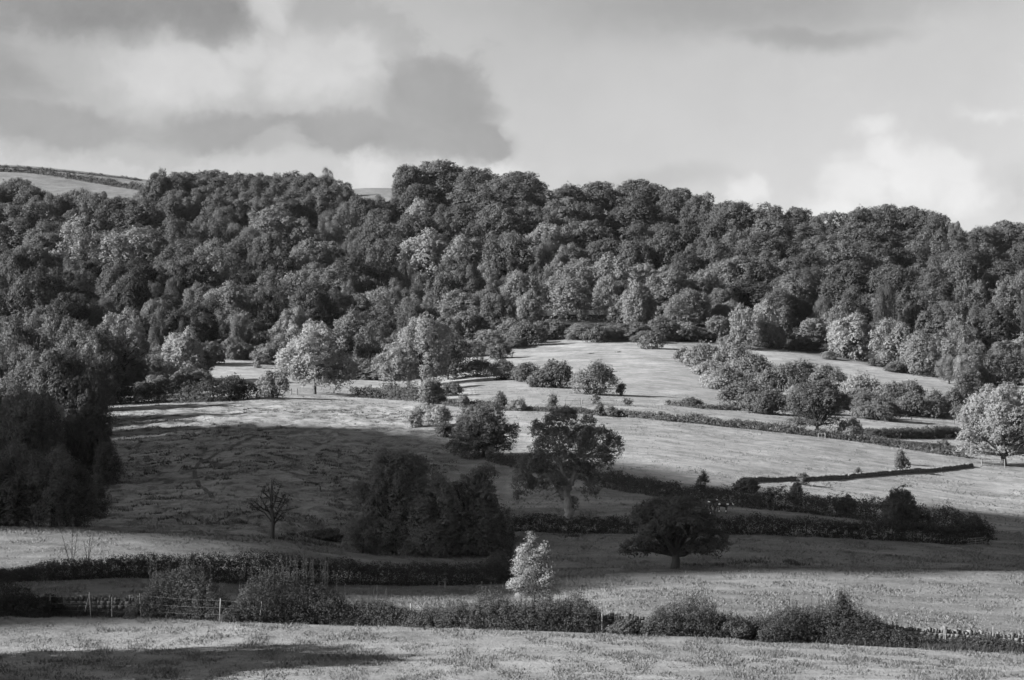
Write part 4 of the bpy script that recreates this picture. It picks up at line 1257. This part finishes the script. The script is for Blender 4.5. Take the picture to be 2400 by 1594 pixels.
for k, a in enumerate(scr):
    left = a[0] < 1995
    same = sorted([b for b in scr if (b[0] < 1995) == left], key=lambda b: b[0])
    n_ = same.index(a)
    nw = ['first', 'second', 'third', 'fourth', 'fifth', 'sixth', 'seventh', 'eighth', 'ninth', 'tenth', 'eleventh', 'twelfth', 'thirteenth', 'fourteenth', 'fifteenth', 'sixteenth', 'seventeenth'][n_ if n_ < 17 else len(same) - 1 - n_]
    side = 'left' if n_ < 17 else 'right'
    MIDS.append((*a, f"{tone_word(a[4])} scrub bush, {nw} from the {side} of the thicket " + ('around the dark oak' if left else 'above the thick dark hedge')))
for k, (u, vb, w, h, t, lab) in enumerate(MIDS):
    g = 1.12 if w >= 44 else 1.05
    bush(u, vb + 3, w * g, h * g * (0.85 if 1590 < u < 2000 and vb < 980 else 1), t * (1.35 if vb < 1060 else 1.1), lab, n=int(8 + w / 9), seed=300 + k, group='scattered field bushes')


# ------------------------------------------------------------------ dry stone walls
def stone_wall(label, pts, height, width, seed, stone=0.34, group='dry stone walls', cope_mat=None):
    rng = np.random.default_rng(seed)
    P = np.array([at(*a) for a in pts])
    s = np.concatenate([[0], np.cumsum(np.linalg.norm(np.diff(P[:, :2], axis=0), axis=1))])
    o = P[0].copy()
    root = thing('dry_stone_wall', label, 'wall', o, group=group)
    core, cope = MB(), MB()
    courses = max(3, int(height / 0.2))

    def place(t):
        x, y = np.interp(t, s, P[:, 0]), np.interp(t, s, P[:, 1])
        k = int(np.clip(np.searchsorted(s, t) - 1, 0, len(s) - 2))
        dx, dy = P[k + 1, :2] - P[k, :2]
        return x, y, float(H(x, y)), math.atan2(dy, dx)
    for c in range(courses):
        t = rng.uniform(0, 0.2)
        while t < s[-1]:
            ln = stone * rng.uniform(0.6, 1.4)
            x, y, z, r = place(min(t + ln / 2, s[-1]))
            sag = 0.12 * noise2(np.array(t / 4.0), np.array(0.3), seed)
            hh = (height + sag) / courses
            core.box(np.array([x, y, z + hh * (c + 0.5)]) - o, (ln * 0.47, width / 2 * rng.uniform(0.85, 1.05) * (1.1 - 0.25 * c / courses), hh * 0.47), r + rng.normal() * 0.05, 0.12, rng)
            t += ln
    t = 0
    while t < s[-1]:
        ln = rng.uniform(0.09, 0.24)
        x, y, z, r = place(t)
        sag = 0.12 * noise2(np.array(t / 4.0), np.array(0.3), seed)
        hh = rng.uniform(0.08, 0.19)
        if rng.random() > 0.12:
            cope.box(np.array([x, y, z + height + sag + hh * 0.85]) - o, (ln * 0.46, width * 0.40, hh), r + rng.normal() * 0.1, 0.25, rng, tilt=rng.normal() * 0.22)
        t += ln
    link('stone_courses', core.mesh('stone_courses', STONE), root)
    link('coping', cope.mesh('coping', cope_mat or STONE_PALE), root)
    return root


stone_wall('exposed stretch of field wall with leaning coping stones behind the braced fence post', [(-60, 1432), (130, 1434), (330, 1438)], 0.72, 0.5, 401)
stone_wall('short exposed stretch of field wall in the gap between the shrubs right of the sapling', [(1395, 1473), (1550, 1479)], 0.62, 0.5, 403)
stone_wall('long field wall with pale coping stones running out of the right edge', [(2070, 1505), (2300, 1517), (2480, 1526)], 0.72, 0.5, 404)
stone_wall('dark field wall running up to the big sunlit tree', [(1735, 1158, 276), (1780, 1150, 283), (1900, 1137, 298), (2030, 1122, 315), (2150, 1108, 332), (2278, 1094, 352)], 0.4, 0.55, 402, stone=0.5, cope_mat=STONE)

# ------------------------------------------------------------------ wire fence in front of the wall
P0 = at(0, 1440)
root = thing('wire_fence', 'leaning wooden post and wire fence along the front wall', 'fence', P0)
POSTS = [(55, 1428, 54, 7), (133, 1432, 42, 0), (228, 1438, 50, -2), (276, 1438, 42, 0), (344, 1440, 50, -2), (525, 1446, 46, 1), (617, 1450, 48, 3), (820, 1452, 44, 0), (968, 1456, 44, -1), (1151, 1464, 46, 0), (1305, 1470, 46, 0), (1408, 1472, 40, 0), (1420, 1468, 36, 1),
         (1530, 1474, 40, -1), (1668, 1482, 42, 0), (1807, 1486, 46, 0), (1950, 1494, 44, 1), (2077, 1498, 46, 1), (2197, 1502, 40, 0), (2202, 1504, 40, -1), (2310, 1510, 44, 1), (2420, 1516, 44, 0)]
tops = []
for u, vb, hp, ln in POSTS:
    p = at(u, vb + 2) - [0, 0.0, 0]
    m = mpp(p[1])
    p = p - np.array([0, 1.75, 0])
    p[2] = H(p[0], p[1])
    top = p + np.array([ln * m * 2.0, 0, hp * m * 1.12])
    mb = MB()
    mb.tube(np.array([p - [0, 0, 0.3], (p + top) / 2, top, top + [0, 0, 0.01]]) - P0, [0.042, 0.04, 0.038, 0.005], 7)
    link('post', mb.mesh('post', WOOD, True), root)
    tops.append((p, top))
mb = MB()
a = at(211, 1436) - [0, 1.75, 0]
a[2] = H(a[0], a[1])
b = tops[2][1] - [0, 0, 0.1]
mb.tube(np.array([a - [0, 0, 0.2], (a + b) / 2, b]) - P0, [0.045, 0.045, 0.04], 6)
link('strut', mb.mesh('strut', WOOD, True), root)
for fr in (0.92, 0.6, 0.3):
    mb = MB()
    pts = []
    for (p, t), (p2, t2) in zip(tops[:-1], tops[1:]):
        a, b = p * (1 - fr) + t * fr, p2 * (1 - fr) + t2 * fr
        for k in np.linspace(0, 1, 5)[:-1]:
            pts.append(a * (1 - k) + b * k - np.array([0, 0.06, 0.05 * 4 * k * (1 - k)]))
    mb.tube(np.array(pts) - P0, [0.004] * len(pts), 4)
    link('wire', mb.mesh('wire', METAL), root)


# ------------------------------------------------------------------ gates and rails
def gate(label, u, vb, wpx, hpx, rails, mat, d=None, slope=0.0, posts=True, name='field_gate', cat='gate', brace=True, group='gates and rails', r=0.03, rot=0.0):
    p = at(u, vb, d)
    m = mpp(p[1])
    root = thing(name, label, cat, p, rot, group=group)
    W, Hh = wpx * m, hpx * m

    def bar(nm, a, b, rr):
        mb = MB()
        a, b = np.array(a), np.array(b)
        mb.tube([a, (a + b) / 2, b], [rr, rr, rr], 6)
        link(nm, mb.mesh(nm, mat, True), root)
    zs = lambda x: slope * x
    if posts:
        for x in (-W / 2, W / 2):
            bar('post', (x, 0, zs(x) - 0.4), (x, 0, zs(x) + Hh * 1.08), r * 2.2)
    for k in range(rails):
        z = Hh * (0.2 + 0.78 * k / max(rails - 1, 1))
        bar('rail', (-W / 2, -0.03, zs(-W / 2) + z), (W / 2, -0.03, zs(W / 2) + z), r)
    if brace:
        bar('brace', (0, -0.06, Hh * 0.2), (0, -0.06, Hh * 0.98), r)
    return root


p = at(1036, 1352, 151)
gate('small pale wooden stile against the dark bank hedge', 1036, 1362, 14, 15, 2, WOOD, d=151.5, name='stile', cat='stile', brace=False, r=0.02)
gate('metal field gate at the right end of the dark trimmed hedge', 2287, 1282, 40, 20, 4, METAL, d=212, slope=0.09, posts=False, r=0.022)
gate('small white rail gate under the dark oak', 1926, 1026, 16, 10, 2, METAL, name='field_gate', r=0.03)
gate('wooden gate beside the big sunlit tree', 2328, 1094, 54, 16, 4, OLD_WOOD, r=0.05)
gate('short rail fence at the foot of the bushy line', 1342, 950, 36, 12, 2, OLD_WOOD, name='rail_fence', cat='fence', brace=True, r=0.05)
gate('second rail fence right of the gap by the largest pale bush', 1405, 950, 80, 12, 2, OLD_WOOD, name='rail_fence', cat='fence', brace=True, r=0.05)
gate('pale thin rail fence above the thick dark hedge', 2186, 990, 100, 9, 2, OLD_WOOD, name='rail_fence', cat='fence', brace=True, r=0.05, slope=-0.08)
gate('pair of gateposts at the top of the lit slope', 690, 926, 14, 14, 1, OLD_WOOD, name='gateway', cat='gate', brace=False, r=0.06)
gate('low rail gap in the meadow left of the big sunlit tree', 2165, 1058, 26, 6, 1, OLD_WOOD, name='rail_fence', cat='fence', brace=False, r=0.05)


# ------------------------------------------------------------------ cattle
def cow_mesh():
    me = bpy.data.meshes.new('cow')
    J = [(0.0, 0, 1.18, .24, .30), (-0.45, 0, 1.2, .28, .34), (-0.8, 0, 1.2, .23, .27), (0.42, 0, 1.15, .29, .36), (0.72, 0, 1.17, .24, .32),      # 0-4 trunk
         (1.0, 0, 1.26, .14, .2), (1.25, 0, 1.34, .115, .13), (1.48, 0, 1.2, .085, .095), (1.62, 0, 1.08, .075, .07),                               # 5-8 neck, head, muzzle
         (-0.78, .2, .95, .15, .17), (-0.7, .22, .72, .09, .1), (-0.86, .22, .45, .055, .06), (-0.82, .22, .08, .05, .05), (-0.78, .22, .0, .055, .045),     # 9-13 hind leg
         (-0.78, -.2, .95, .15, .17), (-0.7, -.22, .72, .09, .1), (-0.86, -.22, .45, .055, .06), (-0.82, -.22, .08, .05, .05), (-0.78, -.22, .0, .055, .045),  # 14-18
         (0.66, .2, .85, .11, .13), (0.68, .2, .5, .06, .065), (0.66, .2, .08, .045, .045), (0.69, .2, .0, .055, .045),                              # 19-22 fore leg
         (0.66, -.2, .85, .11, .13), (0.68, -.2, .5, .06, .065), (0.66, -.2, .08, .045, .045), (0.69, -.2, .0, .055, .045),                          # 23-26
         (-1.0, 0, 1.28, .05, .05), (-1.06, 0, .9, .025, .025), (-1.05, 0, .55, .04, .04),                                                            # 27-29 tail
         (1.24, .2, 1.36, .03, .05), (1.24, -.2, 1.36, .03, .05)]                                                                                     # ears
    E = [(0, 1), (1, 2), (0, 3), (3, 4), (4, 5), (5, 6), (6, 7), (7, 8), (2, 9), (9, 10), (10, 11), (11, 12), (12, 13), (2, 14), (14, 15), (15, 16), (16, 17), (17, 18),
         (4, 19), (19, 20), (20, 21), (21, 22), (4, 23), (23, 24), (24, 25), (25, 26), (2, 27), (27, 28), (28, 29), (6, 30), (6, 31)]
    me.from_pydata([j[:3] for j in J], E, [])
    o = bpy.data.objects.new('cow', me)
    C.objects.link(o)
    sk = o.modifiers.new('skin', 'SKIN')
    for i, j in enumerate(J):
        me.skin_vertices[0].data[i].radius = (j[3], j[4])
        me.skin_vertices[0].data[i].use_root = (i == 0)
    o.modifiers.new('sub', 'SUBSURF').render_levels = 2
    o.modifiers['sub'].levels = 2
    dgp = bpy.context.evaluated_depsgraph_get()
    res = bpy.data.meshes.new_from_object(o.evaluated_get(dgp))
    bpy.data.objects.remove(o)
    for pl in res.polygons:
        pl.use_smooth = True
    return res


def cow_mat(name, dark, pale, thr, scale=1.3, off=0.0):
    m, nt, out = new_mat(name)
    t = nt.nodes.new('ShaderNodeTexCoord')
    mp = nt.nodes.new('ShaderNodeMapping')
    mp.inputs['Location'].default_value = (off, off * 2, 0)
    nt.links.new(t.outputs['Object'], mp.inputs[0])
    f = noisen(nt, scale, 2, 0.4, mp.outputs[0])
    ramp = nt.nodes.new('ShaderNodeValToRGB')
    ramp.color_ramp.elements[0].position, ramp.color_ramp.elements[1].position = thr, thr + 0.02
    ramp.color_ramp.elements[0].color = (dark, dark, dark, 1)
    ramp.color_ramp.elements[1].color = (pale, pale, pale, 1)
    nt.links.new(f, ramp.inputs[0])
    p = nt.nodes.new('ShaderNodeBsdfPrincipled')
    p.inputs['Roughness'].default_value = 0.6
    nt.links.new(ramp.outputs[0], p.inputs['Base Color'])
    nt.links.new(p.outputs[0], out.inputs[0])
    return m


cow_me = cow_mesh()
cow_me.materials.clear()
cow_me.materials.append(cow_mat('black_and_white_hide', 0.012, 0.8, 0.56))
BLACK = cow_mat('black_hide', 0.012, 0.7, 0.6, 1.6, 3.0)
PALE = cow_mat('pale_hide', 0.4, 0.6, 0.5, 2.0, 1.0)
HERD = [(1626, 1189, 183, 0.80, PALE, 'pale calf with its rump out at the back of the herd'), (1650, 1190, 165, 1.05, None, 'large black and white cow standing broadside in the herd'),
        (1668, 1186, 200, 1.1, None, 'black cow with a white back patch behind the broadside cow'), (1690, 1190, 10, 1.0, BLACK, 'black cow with a white muzzle at the right of the herd')]
for u, vb, rot, sc, mt, lab in HERD:
    p = at(u, vb + 4, 234 if 'behind' not in lab else 236.5)
    o = link('cow', cow_me)
    o.location = p
    o.scale = (sc, sc, sc)
    o.rotation_euler = (0, 0, math.radians(rot))
    if mt:
        o.material_slots[0].link = 'OBJECT'
        o.material_slots[0].material = mt
    tag(o, lab, 'cow', 'cattle behind the dark hedge')

# trampled track on the left slope
tr = [(500, 1168), (478, 1145), (458, 1122), (455, 1100), (470, 1082), (510, 1062), (560, 1040), (600, 1020)]
pts = np.array([at(*a) for a in tr])
tt = np.linspace(0, len(tr) - 1, 60)
cx, cy = np.interp(tt, range(len(tr)), pts[:, 0]), np.interp(tt, range(len(tr)), pts[:, 1])
V, Q = [], []
for i in range(60):
    t = np.array([cx[min(i + 1, 59)] - cx[max(i - 1, 0)], cy[min(i + 1, 59)] - cy[max(i - 1, 0)]])
    n = np.array([-t[1], t[0]]) / np.linalg.norm(t) * 0.3
    for k in (-1, 0, 1):
        V.append((cx[i] + n[0] * k, cy[i] + n[1] * k, float(H(cx[i] + n[0] * k, cy[i] + n[1] * k)) + 0.05))
    if i:
        for k in (0, 1):
            Q.append(((i - 1) * 3 + k, (i - 1) * 3 + k + 1, i * 3 + k + 1, i * 3 + k))
SOIL = rough_material('trodden_soil', 0.015, 0.04, 2.0)
tag(link('path', mesh_np('path', np.array(V), quads=np.array(Q), mat=SOIL)), kind='structure')

# tree outside the frame on the left whose shadow lies on the front pasture
rng = np.random.default_rng(77)
plant('oak_tree', (-45, 90.5, float(H(-45, 88.5))), 17.5, 13.0, 0.05, rng, 'tree beyond the left edge shading the front pasture')

# ------------------------------------------------------------------ grass
def blades(rng, n, u0, u1, d0, d1, hgt, wid, clump, seed, power=1.0):
    uu = rng.uniform(u0, u1, n)
    dd = d0 + (d1 - d0) * rng.random(n) ** power
    x, y = (uu - CU) / F * dd, dd
    dens = fbm(x / clump, y / clump * 0.7, seed, 4)
    keep = rng.random(n) < np.clip(0.5 + dens * 1.5, 0.06, 1)
    x, y, dens = x[keep], y[keep], dens[keep]
    z = H(x, y)
    tn, wd, rg = ground_tone(x, y, z)
    k = wd < 0.3
    x, y, z, dens = x[k], y[k], z[k], dens[k]
    n = len(x)
    h = hgt * rng.uniform(0.5, 1.3, n) * (1 + np.clip(dens, -0.4, 0.6) * 1.0)
    a = rng.uniform(0, 6.283, n)
    w = wid * rng.uniform(0.6, 1.4, n)
    b = np.stack([x, y, z - 0.02], 1)
    s = np.stack([np.cos(a) * w, np.sin(a) * w, 0 * a], 1)
    tip = b + np.stack([rng.normal(size=n) * h * 0.55, rng.normal(size=n) * h * 0.55, h], 1)
    V = np.stack([b - s / 2, b + s / 2, tip], 1).reshape(-1, 3)
    return V


rng = np.random.default_rng(55)
sets = [blades(rng, 130000, -30, 2430, 92, 119, 0.12, 0.06, 1.3, 61), blades(rng, 120000, -30, 2430, 119, 172, 0.13, 0.09, 1.8, 62), blades(rng, 90000, -30, 2430, 172, 240, 0.15, 0.14, 2.4, 63),
        blades(rng, 90000, -30, 2430, 240, 460, 0.16, 0.22, 4.0, 64)]
V = np.concatenate(sets)
tag(link('grass', mesh_np('grass', V, tris=np.arange(len(V)).reshape(-1, 3), mat=GRASSM), tone=0.13), 'short pasture grass over the fields', 'grass', kind='stuff')
# coarse dark tussocks of rough grass and rushes on the slope and hedge feet
def tussocks(rng, c, rad, per, hgt, wid):
    n = len(c) * per
    cc = np.repeat(c, per, 0)
    r = np.repeat(rad, per) * np.sqrt(rng.random(n))
    a = rng.uniform(0, 6.283, n)
    b = cc + np.stack([np.cos(a) * r, np.sin(a) * r, 0 * a], 1)
    b[:, 2] = H(b[:, 0], b[:, 1]) - 0.03
    h = hgt * rng.uniform(0.5, 1.3, n)
    a = rng.uniform(0, 6.283, n)
    s = np.stack([np.cos(a) * wid, np.sin(a) * wid, 0 * a], 1)
    tip = b + np.stack([rng.normal(size=n) * h * 0.5, rng.normal(size=n) * h * 0.5, h], 1)
    return np.stack([b - s / 2, b + s / 2, tip], 1).reshape(-1, 3)


cc, rr = [], []
n = 1700
uu, dd = rng.uniform(220, 1130, n), rng.uniform(188, 380, n)
x, y = (uu - CU) / F * dd, dd
k = fbm(x / 16, y / 22, 71, 3) > -0.02
cc.append(np.stack([x, y, 0 * x], 1)[k])
for u0, v0 in [(1650, 1328), (1690, 1326), (1732, 1322), (1775, 1320), (1850, 1318), (1865, 1324), (1612, 1326), (1340, 1258), (1440, 872), (1450, 826), (1385, 830)]:
    p = at(u0, v0)
    cc.append(p[None] + np.stack([rng.normal(size=4) * 0.35, rng.normal(size=4) * 0.3, np.zeros(4)], 1))
c = np.concatenate(cc)
V1 = tussocks(rng, c, rng.uniform(0.25, 1.1, len(c)), 16, 0.32, 0.16)
uu = rng.uniform(-20, 2420, 5200)
vv = np.interp(uu, [0, 300, 600, 900, 1200, 1430, 1540, 1800, 2100, 2300, 2480], [1438, 1441, 1451, 1461, 1471, 1478, 1482, 1495, 1512, 1523, 1531])
dd = np.array([at(a, b)[1] for a, b in zip(np.linspace(-20, 2420, 60), np.interp(np.linspace(-20, 2420, 60), np.sort(uu), vv[np.argsort(uu)]))])
dist = np.interp(uu, np.linspace(-20, 2420, 60), dd) - 0.4 - np.abs(rng.normal(size=len(uu))) * 0.45
x = (uu - CU) / F * dist
V2 = tussocks(rng, np.stack([x, dist, 0 * x], 1), np.full(len(uu), 0.25), 8, 0.34, 0.05)
V = np.concatenate([V1, V2])
tag(link('rough_grass', mesh_np('rough_grass', V, tris=np.arange(len(V)).reshape(-1, 3), mat=GRASSM), tone=0.058), 'coarse dark tussocks on the slope and along the wall foot', 'grass', kind='stuff')


# ------------------------------------------------------------------ thin summer haze
hz, nt, out = new_mat('haze')
pv = nt.nodes.new('ShaderNodeVolumePrincipled')
pv.inputs['Color'].default_value = (0.9, 0.9, 0.9, 1)
pv.inputs['Density'].default_value = 0.000008
pv.inputs['Anisotropy'].default_value = 0.2
nt.links.new(pv.outputs[0], out.inputs['Volume'])
lo_, hi_ = float(Z.min()) - 1.0, float(Z.max()) + 32.0
mb = MB()
mb.box(((0, 3400, (lo_ + hi_) / 2)), (66500, 3700, (hi_ - lo_) / 2))
tag(link('haze', mb.mesh('haze', hz)), kind='stuff')
